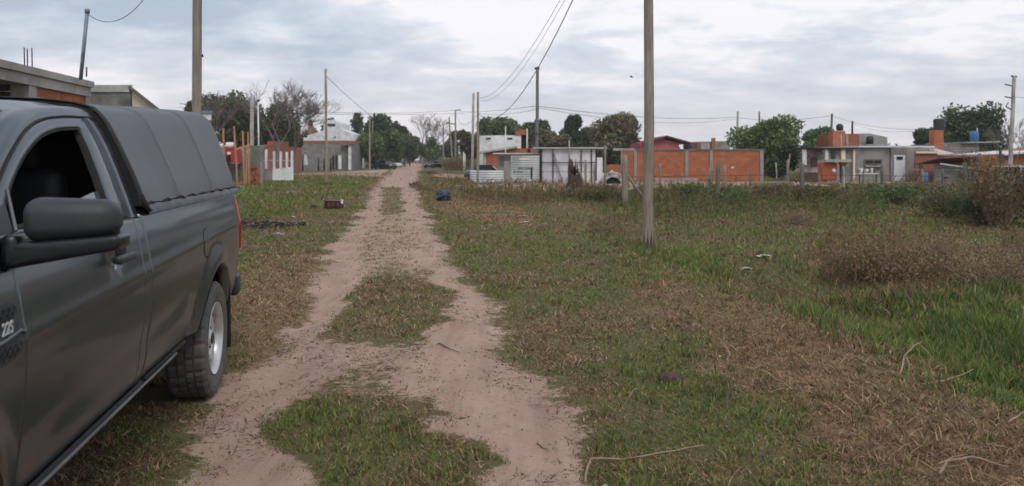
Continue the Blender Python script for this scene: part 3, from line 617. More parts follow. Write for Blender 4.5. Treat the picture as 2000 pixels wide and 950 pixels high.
m = MB(); m.prism([(X(944, D), 0), (X(1050, D), 0), (X(1050, D), Z(290, D)), (X(1015, D), Z(290, D)), (X(944, D), Z(299, D))], D, D + 5); t.part('wall', m, brick_o)
m = MB(); m.bar(P(936, 299, D + 2.3), P(1010, 288.5, D + 2.3), 0.16, 5.4, up=(0, 1, 0)); t.part('roof', m, zinc)
m = MB(); m.bb(X(945, D), X(949, D), D - .1, D, 0, Z(300, D)); t.part('column', m, conc)
m = MB(); m.bb(X(1030, D), X(1036, D), D - .1, D, 1.7, Z(291, D)); t.part('window', m, dark)
D = 57; t = Thing('lean_to', 'lean-to with a thin white roof between the brick workshop and the sheet metal gate', 'lean-to', (X(1010, D), D, 0))
m = MB(); m.box(P(1007, 302.5, D + 1.2), (X(1054, D) - X(966, D), 3.0, .08), rx=-.05); t.part('roof', m, zinc_w)
m = MB(); m.bb(X(972, D), X(984, D), D + .6, D + .8, 0, Z(305, D)); t.part('wall', m, conc)
m = MB(); m.bb(X(984.5, D), X(1052, D), D + 1, D + 1.2, 0, Z(304, D)); t.part('back_wall', m, white_p)
D = 53; t = Thing('sheet_metal_wall', 'dull silver corrugated sheet wall with faded dark painted letters', 'wall', (X(1026, D), D, 0))
m = MB(); xs = np.linspace(X(997.5, D), X(1053.5, D), 2)
zs = np.arange(0, Z(303.5, D), 0.02)
m.grid(lambda x, z: (x, D + 0.018 * math.sin(z * 2 * math.pi / .12), z), list(xs), list(zs)); m.bb(xs[0], xs[1], D + .03, D + .06, 0, zs[-1]); t.part('sheet', m, zinc)
m = MB(); m.bb(X(984.5, D), X(997.3, D), D - .03, D + .2, 0, Z(315, D)); t.part('plaster_pier', m, plaster)
m = MB(); m.bb(X(1053.8, D), X(1057, D), D - .05, D + .1, 0, Z(302, D)); t.part('post', m, dark)  # dark strip put in for the shaded gap beside the shed, no upright here
m = MB(); m.bb(X(1036.5, D), X(1040, D), D - .06, D - .022, .3, Z(327, D)); t.part('rail_stub', m, iron)
m = MB(); m.bb(X(1014, D), X(1033, D), D - .03, D - .022, Z(313, D), Z(309, D)); t.part('patch', m, cream)
def text_part(th_, s, size, loc, rx, rz, mat, name='lettering', ext=0.002, local=False, sx=1.0):
    cu = bpy.data.curves.new(name, 'FONT'); cu.body = s; cu.size = size; cu.extrude = ext; cu.offset = size * 0.012
    tmp = bpy.data.objects.new(name + '_tmp', cu); col.objects.link(tmp); dg = bpy.context.evaluated_depsgraph_get()
    me = bpy.data.meshes.new_from_object(tmp.evaluated_get(dg)); bpy.data.objects.remove(tmp); me.materials.clear(); me.materials.append(mat)
    o = bpy.data.objects.new(name, me); col.objects.link(o); o.parent = th_.o
    o.location = Vector(loc) - (th_.org if th_.org is not None else Vector((0, 0, 0))); o.rotation_euler = (rx, 0, rz); o.scale = (sx, 1, 1); return o
ink = M_('faded_ink', (0.10, 0.10, 0.11), bump=0)
text_part(t, 'MAT OBRAS', .19, (X(1012, D), D - .03, Z(330.5, D)), R(90), 0, ink, sx=1.0)
text_part(t, 'A  F16', .26, (X(1002.5, D), D - .03, Z(338.5, D)), R(90), 0, ink, sx=.9)
# framed white shed
D = 53.5; t = Thing('framed_white_shed', 'white boarded shed with a dark timber frame and flat grey roof', 'shed', (X(1115, D), D, 0))
m = MB(); m.bb(X(1057, D), X(1112, D), D, D + .08, 0, Z(291, D)); t.part('board_wall', m, M_('white_board', (0.62, 0.62, 0.66), c2=(0.50, 0.50, 0.55), scale=.8, grime=0.15))
m = MB(); m.bb(X(1112.5, D), X(1163, D), D + .02, D + .1, 0, Z(292, D)); t.part('board_wall', m, white_p)
m = MB(); m.box(P(1111, 290, D + 1.3), (X(1182, D) - X(1040, D), 3.2, .1), ry=0.0); t.part('roof', m, zinc)
m = MB(); m.bb(X(1163, D), X(1166, D), D - .02, D + 3, 0, Z(293, D)); t.part('side_wall', m, dark)
for px in (1058, 1080, 1112, 1135, 1155): m = MB(); m.bb(X(px - 1.1, D), X(px + 1.1, D), D - .1, D - .01, 0, Z(292, D)); t.part('stud', m, wood_d)
m = MB(); m.bb(X(1057, D), X(1163, D), D - .13, D - .1, Z(318.6, D), Z(317, D)); t.part('cross_rail', m, iron)
m = MB(); m.bb(X(1057, D), X(1163, D), D - .02, D - .005, Z(336, D), Z(335.4, D)); t.part('cross_rail', m, iron)
m = MB(); m.bar(P(1080, 295, D - .2), P(1099, 357, D - .2), .1, .08); t.part('brace', m, wood_g)
m = MB(); m.bb(X(1164, D), X(1175, D), D - .6, D - .5, .1, Z(308, D)); m.bb(X(1175.3, D), X(1178, D), D - .6, D - .5, .1, Z(338, D)); t.part('white_panel', m, white_p)
m = MB(); m.bb(X(1179, D), X(1182, D), D - .3, D - .15, 0, Z(284, D)); t.part('corner_post', m, wood_g)
D = 51; m = MB(); m.bar(P(1182, 343, D), P(1196, 360, D), 1.2, .08, up=(0, 1, 0)); m.bar(P(1168, 350, D), P(1181, 362, D), .8, .06, up=(0, 1, 0))
single('white_board_scrap', m, white_p, 'white boards leaning in the dirt beside the framed shed', 'boards', P(1188, 358, D))
# tyre arch
D = 50; t = Thing('painted_tyre', 'big dark tyre painted white standing half buried beside the brick wall', 'tyre', (X(1199, D), D, 0))
m = MB(); ro = .9; m.lathe([(ro * .62, -.17), (ro * .9, -.2), (ro, -.12), (ro, .12), (ro * .9, .2), (ro * .62, .17), (ro * .62, -.17)], c=(X(1198, D), D + .3, -.12), axis='y', n=36); t.part('rubber', m, M_('worn_white_rubber', (0.50, 0.45, 0.45), c2=(0.05, 0.045, 0.045), scale=3.5, bump=.2))
m = MB(); m.lathe([(0, -.02), (ro * .63, -.03), (ro * .63, .03), (0, .02)], c=(X(1198, D), D + .36, -.12), axis='y', n=24); t.part('disc', m, dark)
D = 55; m = MB(); m.bb(X(1188, D), X(1213, D), D + .4, D + .6, 0, Z(322, D)); single('low_brick_wall', m, brick_o, 'short low orange brick wall behind the white painted tyre', 'wall', (X(1200, D), D, 0))
# long brick wall
D = 55.5; t = Thing('long_brick_wall', 'long orange brick boundary wall with grey concrete pillars', 'wall', (X(1350, D), D, 0))
m = MB(); m.bb(X(1213, D), X(1491, D), D, D + .2, 0, Z(294.5, D)); t.part('brickwork', m, brick_o)
m = MB(); m.bb(X(1240, D), X(1493, D), D - .06, D + .26, Z(294.4, D), Z(291.4, D)); t.part('coping', m, conc_dk)
for i, px in enumerate((1214, 1240.5, 1341, 1389, 1487.5)): m = MB(); wd = (1.5, 3, 3, 3, 3.4)[i]; m.bb(X(px - wd, D), X(px + wd, D), D - .07, D - .003, 0, Z(294.6, D)); t.part('pillar', m, plaster)
m = MB(); m.bb(X(1198, D), X(1239.5, D), D - .05, D + .25, Z(294.4, D), Z(290, D)); t.part('beam_stub', m, conc)
m = MB(); m.bb(X(1428, D), X(1433.5, D), D - .02, D - .004, Z(329, D), Z(326, D)); t.part('white_patch', m, white_p)
D = 50; m = MB(); m.bb(X(1300, D), X(1392, D), D + 3.6, D + 4.6, 0, .25); single('rubble_kerb', m, M_('pale_sand', (0.38, 0.30, 0.25), c2=(0.25, 0.19, 0.16), scale=4), 'low pale mound of sand along the foot of the long brick wall', 'sand mound', (X(1345, D), D + 3.6, 0))
# pink house
D = 90; t = Thing('pink_house', 'pink house with a dark red sloping roof edge above the long brick wall', 'house', (X(1300, D), D, 0))
m = MB(); m.prism([(X(1250, D), 0), (X(1326, D), 0), (X(1326, D), Z(280, D)), (X(1290, D), Z(270, D)), (X(1250, D), Z(280, D))], D, D + 8); t.part('wall', m, pink)
m = MB(); m.bar(P(1288, 268.3, D + 3.6), P(1334, 281, D + 3.6), .16, 8.6, up=(0, 1, 0)); m.bar(P(1289.9, 268.5, D + 3.6), P(1244, 281, D + 3.6), .15, 8.6, up=(0, 1, 0)); t.part('roof', m, M_('dark_red_roof', (0.18, 0.05, 0.05)))
D = 100; t = Thing('far_brick_house', 'far small brick house with a grey half and a stubby chimney', 'house', (X(1395, D), D, 0))
m = MB(); m.bb(X(1362.5, D), X(1395.5, D), D, D + 7, 0, Z(277, D)); t.part('brick_wall', m, brick_r)
m = MB(); m.bb(X(1396, D), X(1425, D), D + .1, D + 7, 0, Z(276, D)); t.part('grey_wall', m, plaster)
m = MB(); m.bb(X(1389, D), X(1396, D), D - .3, D - .02, 2, Z(270, D)); t.part('chimney', m, brick_r)
m = MB(); m.bb(X(1369, D), X(1386, D), D - .08, D - .02, 2, Z(279.5, D)); t.part('wall_panel', m, conc)

# ------------------------------------------------------------------ compound on the right
D = 54; t = Thing('patchwork_shack', 'open fronted shack of mismatched panels left of the grey plastered house', 'shack', (X(1600, D), D, 0))
m = MB(); m.bb(X(1566, D), X(1672, D), D - .2, D + 4, Z(291.5, D), Z(288.8, D)); t.part('roof', m, dark)
m = MB(); m.bb(X(1567.5, D), X(1575, D), D - .05, D + .1, 1.2, Z(292, D)); t.part('white_panel', m, white_p)
m = MB(); m.bb(X(1611, D), X(1617, D), D - .05, D + .1, 1.0, Z(292, D)); t.part('white_panel', m, white_p)
m = MB(); m.bb(X(1643, D), X(1651, D), D - .02, D + .1, .6, Z(292, D)); t.part('white_panel', m, cream)
m = MB(); m.bb(X(1575.3, D), X(1610.7, D), D + .4, D + .6, 0, Z(292, D)); t.part('back_wall', m, M_('blotchy_wall', (0.34, 0.31, 0.29), c2=(0.10, 0.07, 0.06), scale=1.1))
m = MB(); m.bb(X(1617.3, D), X(1671, D), D + .15, D + .4, 0, Z(292, D)); t.part('grey_wall', m, plaster)
m = MB(); m.bb(X(1625, D), X(1633, D), D + .06, D + .14, Z(310, D), Z(294, D)); t.part('window', m, glass_d)
m = MB(); m.bb(X(1588, D), X(1600, D), D + .3, D + .39, Z(325, D), Z(308, D)); t.part('doorway', m, wood_d)
m = MB(); m.bb(X(1666, D), X(1670, D), D - .05, D + .1, 0, Z(292, D)); t.part('corner_post', m, cream)
m = MB(); m.bar(P(1576, 299, D), P(1592, 322, D), .1, .06); m.bar(P(1576, 308, D), P(1608, 300, D), .1, .06); t.part('brace', m, wood_d)
m = MB(); m.bb(X(1567, D), X(1600, D), D - .1, D, 0, Z(337, D)); t.part('low_boards', m, wood_d)
D = 51; t = Thing('brick_oven', 'rust orange outdoor oven with a pale slab roof before the patchwork shack', 'oven', (X(1622, D), D, 0))
m = MB(); m.rbox((X(1620.5, D), D + .4, Z(335, D)), (X(1636, D) - X(1605, D), .8, Z(317, D) - Z(353, D)), .12, 3); t.part('oven_body', m, brick_mat('oven_brick', (0.38, .10, .045), (.33, .085, .04), (.3, .1, .05), .3, .1, .006, .3))
m = MB(); m.box(P(1631, 314.5, D + .3), (X(1656, D) - X(1607, D), 1.3, .15), ry=-.02); t.part('roof_slab', m, conc)
m = MB(); m.lathe([(0, 0), (.14, 0), (.14, .03), (0, .03)], c=P(1629, 334, D - .05), axis='y', n=12); t.part('gauge', m, zinc_w)
m = MB(); m.bb(X(1646, D), X(1654, D), D + .2, D + .5, 0, Z(317, D)); t.part('support', m, conc_dk)
m = MB(); m.bb(X(1640, D), X(1655, D), D, D + .2, Z(322, D), Z(317.5, D)); t.part('brick_lintel', m, brick_o)
D = 55; t = Thing('plastered_house', 'grey plastered house with a white door and a wide barred window', 'house', (X(1742, D), D, 0))
m = MB(); m.bb(X(1672, D), X(1738, D), D, D + 7, 0, Z(289.5, D)); m.bb(X(1738.1, D), X(1830, D), D - .15, D + 7, 0, Z(288.5, D)); t.part('wall', m, plaster)
m = MB(); m.bb(X(1674, D), X(1742, D), D - .25, D + 7.1, Z(288.3, D), Z(285, D)); m.bb(X(1742.5, D), X(1824, D), D - .1, D + 7, Z(288.4, D), Z(285.6, D)); t.part('roof', m, zinc_w)
m = MB(); m.bb(X(1743.5, D), X(1764.5, D), D - .22, D - .16, 0.05, Z(303.5, D)); dr = t.part('door', m, M_('white_door', (0.66, 0.68, 0.72), rough=.5, c2=(.55, .57, .6)))
m = MB(); m.bb(X(1748, D), X(1760, D), D - .26, D - .23, Z(312, D), Z(306, D)); t.part('door_light', m, glass_d, parent=dr)
m = MB(); m.bb(X(1687, D), X(1723, D), D - .05, D - .01, Z(324, D), Z(311, D)); fr = t.part('window', m, conc_dk)
m = MB(); m.bb(X(1690, D), X(1704, D), D - .09, D - .06, Z(319, D), Z(313.5, D)); m.bb(X(1706.5, D), X(1720, D), D - .09, D - .06, Z(319, D), Z(313.5, D)); t.part('pane', m, glass_d, parent=fr)
m = MB(); m.bb(X(1687, D), X(1725, D), D - .3, D - .05, Z(326, D), Z(324, D)); t.part('sill', m, conc, parent=fr)
m = MB(); m.bb(X(1784, D), X(1799, D), D - .2, D - .16, Z(326, D), Z(302, D)); fr = t.part('window', m, conc)
m = MB(); m.bb(X(1787, D), X(1796, D), D - .24, D - .21, Z(324, D), Z(305, D)); t.part('pane', m, glass_d, parent=fr)
m = MB(); m.bb(X(1745, D), X(1806, D), D - .12, D, Z(287, D), Z(285.3, D)); t.part('gutter', m, white_p)
D = 66; t = Thing('upper_brick_block', 'upper storey of orange brick and pale grey block behind the plastered house', 'building', (X(1680, D), D, 0))
m = MB(); m.bb(X(1649, D), X(1678, D), D, D + 6, 0, Z(261.5, D)); t.part('brick_wall', m, brick_o)
m = MB(); m.prism([(X(1678.2, D), 0), (X(1737, D), 0), (X(1734, D), Z(268, D)), (X(1700, D), Z(261, D)), (X(1678.2, D), Z(261.3, D))], D + .1, D + 6); t.part('grey_wall', m, brick_mat('pale_block', (.36, .345, .34), (.31, .30, .295), (.22, .21, .2), .4, .2, .012, .2))
m = MB(); m.bb(X(1652, D), X(1656, D), D - .1, D, 2, Z(263, D)); t.part('column', m, conc)
m = MB(); m.lathe([(0, 0), (.28, 0), (.3, .5), (.22, .65), (0, .7)], c=P(1699, 281.5, D - .5), n=14)
single('water_tank', m, tank_b, 'small black water tank before the grey block upper storey', 'water tank', P(1699, 281.5, D - .5), 'rooftop water tanks')
D = 62; t = Thing('brick_tank_tower', 'short orange brick tower left of the upper storey that carries a tank', 'tower', (X(1640, D), D, 0))
m = MB(); m.bb(X(1627, D), X(1651, D), D, D + 1, 0, Z(256, D)); t.part('brickwork', m, brick_o)
m = MB(); m.bb(X(1641.5, D), X(1643.5, D), D - .06, D - .01, 2.6, Z(262, D)); t.part('pipe', m, conc)
m = MB(); m.lathe([(0, 0), (.26, 0), (.28, .38), (.2, .5), (.1, .56), (0, .57)], c=P(1640, 255.5, D + .45), n=14)
single('water_tank', m, tank_b, 'black domed water tank on the short orange brick tower', 'water tank', P(1640, 255.5, D + .45), 'rooftop water tanks')
D = 56; t = Thing('brick_column_tower', 'narrow orange brick column carrying the big black tank', 'tower', (X(1834, D), D, 0))
m = MB(); m.bb(X(1824.5, D), X(1843, D), D, D + .7, 0, Z(254, D)); t.part('brickwork', m, brick_o)
m = MB(); m.lathe([(0, 0), (.37, 0), (.38, .05), (.38, .72), (.34, .8), (.1, .84), (0, .84)], c=P(1834, 254, D + .35), n=18)
for k in range(4): m.lathe([(.382, .1 + k * .17), (.395, .13 + k * .17), (.382, .16 + k * .17)], c=P(1834, 254, D + .35), n=18)
single('water_tank', m, tank_b, 'big black ribbed water tank on the narrow brick column', 'water tank', P(1834, 254, D + .35), 'rooftop water tanks')
D = 60; t = Thing('grey_block_annex', 'pale grey block annex with a tin roof lip under the blue tank', 'building', (X(1878, D), D, 0))
m = MB(); m.bb(X(1843, D), X(1913, D), D, D + 5, 0, Z(281, D)); t.part('wall', m, block_g)
m = MB(); m.box(P(1878, 279.5, D + 2.4), (X(1915, D) - X(1840, D), 5.4, .08), ry=-.025); t.part('roof', m, zinc)
m = MB(); m.lathe([(0, 0), (.3, 0), (.31, .8), (.27, .88), (0, .9)], c=P(1903, 279, D + 1), n=16)
single('blue_drum', m, blue_p, 'bright blue drum standing on the grey block annex roof', 'drum', P(1903, 279, D + 1), 'blue plastic drums')
m = MB(); m.tube([P(1909, 279, D + .9), P(1908.5, 250, D + .9)], .03, 6); single('roof_pipe', m, zinc_w, 'thin white pipe beside the blue roof drum', 'pipe', P(1909, 279, D + .9))
D = 50; t = Thing('rusty_lean_to', 'grey block shed under a rusty tin roof with a white beam', 'shed', (X(1862, D), D, 0))
m = MB(); m.box(P(1862, 313, D + 1.0), (X(1914, D) - X(1806, D), 3.4, .06), rx=-.13, ry=-.045); t.part('roof', m, rust)
m = MB(); m.bb(X(1826, D), X(1898, D), D, D + .2, 0, Z(322, D)); t.part('wall', m, block_g)
m = MB(); m.bar(P(1836, 320, D - .4), P(1906, 330, D - .4), .08, .08); t.part('beam', m, white_p)
m = MB(); m.bb(X(1875, D), X(1880.5, D), D - .55, D - .4, 0, Z(326, D)); t.part('post', m, M_('green_post', (.20, .24, .17)))
m = MB(); m.bb(X(1838, D), X(1852, D), D - .04, D - .005, Z(349, D), Z(346, D)); t.part('vent', m, dark)
m = MB(); m.bb(X(1806, D), X(1812, D), D + .6, D + .7, 0, Z(318, D)); t.part('post', m, wood_d)
m = MB(); m.bb(X(1842, D), X(1887, D), D + 3.4, D + 3.6, 0, Z(294, D)); t.part('brick_wall', m, brick_r)
m = MB(); m.bb(X(1841, D), X(1889, D), D + 3.2, D + 3.38, Z(299, D), Z(295, D)); t.part('white_beam', m, cream)
D = 49; t = Thing('brick_cottage', 'orange brick cottage with a sloping white tin roof at the field edge', 'house', (X(1970, D), D, 0))
m = MB(); m.prism([(X(1914, D), 0), (X(2080, D), 0), (X(2080, D), Z(288, D)), (X(1998, D), Z(299, D)), (X(1914, D), Z(304, D))], D, D + 5); t.part('wall', m, brick_o)
m = MB(); m.bar(P(1908, 303, D + 2.5), P(2085, 287.5, D + 2.5), .1, 5.8, up=(0, 1, 0)); t.part('roof', m, zinc_w)
m = MB(); m.prism([(X(1912, D), Z(302, D)), (X(1913, D), Z(288, D)), (X(1952, D), Z(297, D)), (X(1958, D), Z(300, D))], D + 5.2, D + 9); t.part('rear_roof', m, white_p)
m = MB(); m.bb(X(1950, D), X(1953, D), D - .2, D - .05, 0, Z(290, D)); t.part('flue', m, iron)
D = 44; t = Thing('dark_shelter', 'dark open shelter with a pale tin roof right of the shrub', 'shelter', (X(2010, D), D, 0))
m = MB(); m.bb(X(1984, D), X(2080, D), D, D + 2.2, Z(327, D), Z(324.5, D)); t.part('roof', m, zinc_w)
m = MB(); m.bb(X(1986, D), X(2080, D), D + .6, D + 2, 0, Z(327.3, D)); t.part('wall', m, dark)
m = MB(); m.bb(X(1994, D), X(1996, D), D, D + .1, 0, Z(327.2, D)); t.part('post', m, white_p)
for (px, y0, y1, D, lb) in ((1807, 345, 364, 49, 'blue barrel beside the A shaped timber frame'), (1904, 345, 368, 46, 'blue barrel under the white beam end by the brick cottage')):
    m = MB(); r_ = .26 if px > 1850 else .17; h_ = .75; b0 = Vector((X(px, D), D, 0)); m.lathe([(0, 0), (r_, 0), (r_ * 1.05, h_ * .35), (r_, h_ * .4), (r_ * 1.05, h_ * .7), (r_, h_), (0, h_)], c=b0, n=16)
    single('blue_barrel', m, blue_p, lb, 'barrel', b0, 'blue plastic drums')
D = 49; m = MB(); m.bar((X(1755, D), D, 0), P(1775, 327, D), .07, .07); m.bar((X(1795, D), D + .3, 0), P(1803, 330, D + .2), .08, .07); m.bar(P(1773, 330, D), P(1803, 332, D + .2), .06, .06)
single('wooden_trestle', m, wood_g, 'A shaped pale timber frame leaning by the plastered house wall', 'frame', (X(1775, D), D, 0))
D = 51; t = Thing('junk_table', 'low table heaped with grey and blue junk below the wide window', 'table', (X(1695, D), D, 0))
m = MB(); m.bb(X(1678, D), X(1716, D), D, D + .6, .62, .68); t.part('table_top', m, white_p)
for px in (1680, 1713): m = MB(); m.bb(X(px, D), X(px + 1.4, D), D + .1, D + .2, 0, .62); t.part('leg', m, iron)
random.seed(5)
for i in range(9):
    m = MB(); m.rbox((X(1682 + i * 3.6, D), D + .3, .68 + .1 + .08 * (i % 3 == 1)), (random.uniform(.12, .24), .2, random.uniform(.14, .34)), .03, 2, rz=random.uniform(-.6, .6)); t_ = ('grey', 'white', 'blue')[i % 3]
    single('junk_bundle', m, (plaster, white_p, M_('navy_cloth', (.05, .07, .13)))[i % 3], ('leftmost grey bundle on the junk table', 'white bundle second from the left on the junk table', 'navy bundle third from the left on the junk table', 'grey bundle fourth from the left on the junk table', 'white bundle in the middle of the junk table', 'navy bundle right of the middle on the junk table', 'grey bundle third from the right on the junk table', 'white bundle next to the last on the junk table', 'rightmost navy bundle on the junk table')[i], 'bundle', (X(1682 + i * 3.6, D), D + .3, .68), 'bundles heaped on the junk table')
D = 45; mp_ = []
def mound(name, px0, px1, top, D, dep, mat, label, cat):
    m = MB(); x0, x1 = X(px0, D), X(px1, D); hh = Z(top, D) if top else .5; cx = (x0 + x1) / 2; a = (x1 - x0) / 2
    def f(u, v):
        rr = v; h_ = hh * max(0, 1 - rr ** 2) ** .8 * (1 + .25 * math.sin(u * 3 + 1) * rr); return (cx + a * rr * math.cos(u), D + dep + dep * rr * math.sin(u), h_ - .02)
    m.grid(f, [2 * math.pi * i / 28 for i in range(29)], [i / 9 for i in range(10)]); single(name, m, mat, label, cat, (cx, D + dep, 0))
mound('sand_heap', 1558, 1642, 360.5, 45, 1.2, M_('sand_heap', (0.40, 0.30, 0.25), c2=(.28, .20, .165), scale=3), 'pale pinkish sand heap before the patchwork shack', 'sand heap')
mound('earth_heap', 1470, 1560, 357, 47, 1.6, M_('grassy_earth', (0.12, 0.115, 0.06), c2=(.08, .05, .04), scale=3), 'low dark weedy earth heap right of the long brick wall', 'earth heap')
# white corrugated fence, car behind
D = 52; t = Thing('white_sheet_fence', 'curved fence of white corrugated sheets at the street corner', 'fence', (X(950, D), D, 0))
m = MB(); m.grid(lambda x, z: (x, D - .5 * math.sin((x - X(933, D)) / (X(985, D) - X(933, D)) * math.pi) + .025 * math.sin(z * 2 * math.pi / .16), z), list(np.linspace(X(935, D), X(983.5, D), 14)), list(np.arange(0.0, Z(333, D), .02))); t.part('sheet', m, zinc_w)
m = MB(); m.grid(lambda x, z: (x, D + .2 + .025 * math.sin(z * 2 * math.pi / .16), z), list(np.linspace(X(918, D), X(931, D), 4)), list(np.arange(0.0, Z(333, D), .02))); t.part('sheet', m, zinc_w)
m = MB(); m.tube([(X(917.5, D), D + .2, 0), (X(917.5, D), D + .2, Z(331, D))], .04, 6); t.part('post', m, wood_g)
D = 60; t = Thing('steel_mast', 'thin white steel mast rising from the lean-to roof', 'mast', (X(987.5, D), D, 0))
m = MB(); m.tube([(X(987.5, D), D, 0), P(987.5, 247, D)], .045, 6); t.part('tube', m, zinc_w)

# ------------------------------------------------------------------ vehicles in the distance
def car(name, label, cat, loc, rz, paint, s=1.0, roofc=None):
    t = Thing(name, label, cat, loc, rz, local=True, group='parked cars down the dirt road')
    st = [(-2.1, .55, .70), (-2.0, .85, .85), (-1.3, .92, .88), (-.2, .95, .9), (1.2, .95, .88), (2.0, .85, .84), (2.1, .55, .70)]
    m = MB()
    def sec(i, j):
        y, zt_, w_ = st[i]; pr = [(w_ * .9, .25), (w_, .45), (w_, zt_ - .15), (w_ * .93, zt_), (0, zt_ + .03), (-w_ * .93, zt_), (-w_, zt_ - .15), (-w_, .45), (-w_ * .9, .25)]
        return (pr[j][0] * s, y * s, pr[j][1] * s)
    m.grid(sec, range(7), range(9)); m.f.append(tuple(range(9))); m.f.append(tuple(range(54, 63))[::-1]); m.sm += [False, False]; t.part('body', m, paint)
    m = MB(); cab = [(-1.2, .9, .80), (-.55, 1.38, .62), (.6, 1.42, .62), (1.35, .95, .78)]
    m.grid(lambda i, j: ([cab[i][2], cab[i][2] * .97, 0, -cab[i][2] * .97, -cab[i][2]][j] * s, cab[i][0] * s, [.85, cab[i][1] - .05, cab[i][1], cab[i][1] - .05, .85][j] * s), range(4), range(5), smooth=False); t.part('glasshouse', m, glass_d)
    m = MB(); m.rbox((0, .02 * s, 1.42 * s), (1.2 * s, 1.25 * s, .06 * s), .02, 2); t.part('roof', m, roofc or paint)
    for sx in (-1, 1):
        for y in (-1.3, 1.3):
            m = MB(); m.lathe([(0, -.1), (.2, -.1), (.31, -.09), (.32, .08), (.2, .1), (0, .1)], c=(sx * .8 * s, y * s, .32 * s), axis='x', n=14); wh = t.part('wheel', m, iron)
    for sx in (-1, 1): m = MB(); m.rbox((sx * .6 * s, -2.06 * s, .68 * s), (.3 * s, .08, .14 * s), .02, 2); t.part('headlight', m, zinc_w)
    return t
blk = M_('black_paint', (0.012, 0.014, 0.03), rough=.25, bump=0, coat=1.0); wcar = M_('white_car_paint', (.6, .62, .66), rough=.3, bump=0, coat=1.0); bcar = M_('slate_blue_paint', (.07, .10, .15), rough=.3, bump=0, coat=1)
car('parked_car', 'black car parked on the grass beyond the two slim poles', 'car', (X(752, 128), 128, 0), R(50), blk, 1.05)
car('parked_car', 'dark low car just left of the black car under the willows', 'car', (X(735, 140), 140, 0), R(75), M_('dark_grey_car', (.03, .03, .035), rough=.3, bump=0, coat=1), .9)
car('parked_car', 'white car farther down the road on the left side', 'car', (X(775, 165), 165, 0), R(15), wcar)
car('parked_car', 'black car with a yellow roof parked right of the far road end', 'car', (X(846, 145), 145, 0), R(-30), blk, 1.0, M_('taxi_yellow', (.55, .38, .10), rough=.4, bump=0))
car('parked_car', 'pale silver car behind the yellow roofed one', 'car', (X(856, 160), 160, 0), R(-40), wcar)
car('parked_car', 'slate blue car parked behind the curved white sheet fence', 'car', (X(951, 60), 60, 0), R(82), bcar, .82)

# ------------------------------------------------------------------ poles and wires
def pole(px, base, top, D, r0, r1, label, px_top=None, mat=wood_p, arms=(), group='street poles', name='street_pole', ztop=None, base_loc=None):
    b = Vector((X(px, D), D, 0)); b.z = zg(b.x, b.y) if D < 60 else 0
    tp = P(px_top if px_top is not None else px, top, D) if ztop is None else Vector((X(px_top or px, D), D, ztop))
    t = Thing(name, label, 'pole', b, group=group); m = MB(); k = 7
    m.tube([b - Vector((0, 0, .3))] + [b.lerp(tp, i / k) + Vector((0.012 * math.sin(i * 2.1 + px), 0, 0)) * (0 < i < k) for i in range(k + 1)], [r0] + [r0 + (r1 - r0) * i / k for i in range(k + 1)], 14); t.part('shaft', m, mat)
    for (pa, pb, rr) in arms: m = MB(); m.tube([P(*pa, D), P(*pb, D)], rr, 6); t.part('crossarm', m, iron)
    return t, tp
t1, top1 = pole(1266, 480, 0, 14.0, .098, .075, 'big bare wooden pole standing in the field before the long brick wall', 1269, ztop=7.9)
m = MB(); bz = zg(X(1266, 14), 14); m.grid(lambda i, k: (X(1266, 14) + (.1005 - .001 * k) * math.cos(i * .2618), 14 + (.1005 - .001 * k) * math.sin(i * .2618), bz - .05 + k * (.11 + .045 * math.sin(i * 2.3) + .03 * math.sin(i * 4.1))), range(25), range(4)); t1.part('stained_foot', m, wood_d)
t2, top2 = pole(380, 0, 0, 15.0, .092, .082, 'thick wooden pole rising behind the pickup canopy', 391, ztop=8.0)
m = MB(); m.tube([P(395, 107, 14.9), P(396, 111, 14.88)], .02, 6); t2.part('bolt', m, iron)
pole(638, 362, 135, 47, .085, .07, 'tall slim wooden pole on the grass before the grey block building', 636)
pole(722, 333, 226, 116, .14, .12, 'nearer of two slim pale poles left of the far road')
pole(728, 328, 237, 150, .10, .09, 'thinner pole just right of its pale neighbour before the willows')
pole(866, 328, 244, 140, .15, .12, 'leftmost pole of the three standing right of the far road', 866, arms=(((857, 247), (878, 240), .06),))
pole(885, 331, 229, 128, .14, .11, 'leaning pole between two straight ones right of the far road', 877, arms=(((872, 240), (888, 243), .08),))
pole(889.5, 331, 215, 130, .15, .13, 'straight pole with a short arm to the right beyond the crossroads', 889.5, arms=(((889, 215.5), (900, 215), .07),))
pole(922, 336, 182, 88, .16, .13, 'left one of the two tall poles by the white sheet fence', 925, mat=conc)
pole(933, 358, 180, 51, .085, .07, 'right one of the two tall poles in front of the white sheet fence', 933.5)
pole(1048, 350, 131, 58, .14, .11, 'dark pole with a small cap behind the framed white shed', 1050, mat=conc_dk, arms=(((1044, 134), (1054, 134), .08), ((1047, 262), (1049, 262), .2)))
pole(1439, 340, 218, 90, .15, .12, 'grey concrete pole behind the right end of the long brick wall', 1441, mat=conc)
pole(1483, 340, 218, 112, .15, .12, 'far thin pole seen over the round green tree', 1483, mat=conc_dk)
pole(1621, 340, 222, 80, .13, .11, 'dark pole left of the short brick tank tower', 1625, mat=conc_dk)
pole(1663, 340, 237, 105, .16, .13, 'far pole above the orange brick upper storey', 1665, mat=iron)
pole(1971, 345, 149, 46, .125, .10, 'leaning pole with four short arms right of the big dark tree', 1981, mat=conc, arms=(((1975, 149), (1986, 150), .05), ((1963, 165), (1979, 169), .035), ((1962, 189), (1977, 192), .035), ((1964, 208), (1976, 215), .035), ((1964, 209), (1970, 200), .025)))
pole(492, 350, 196, 75, .2, .18, 'thick grey concrete pole before the brown leafed trees', 492, mat=conc)
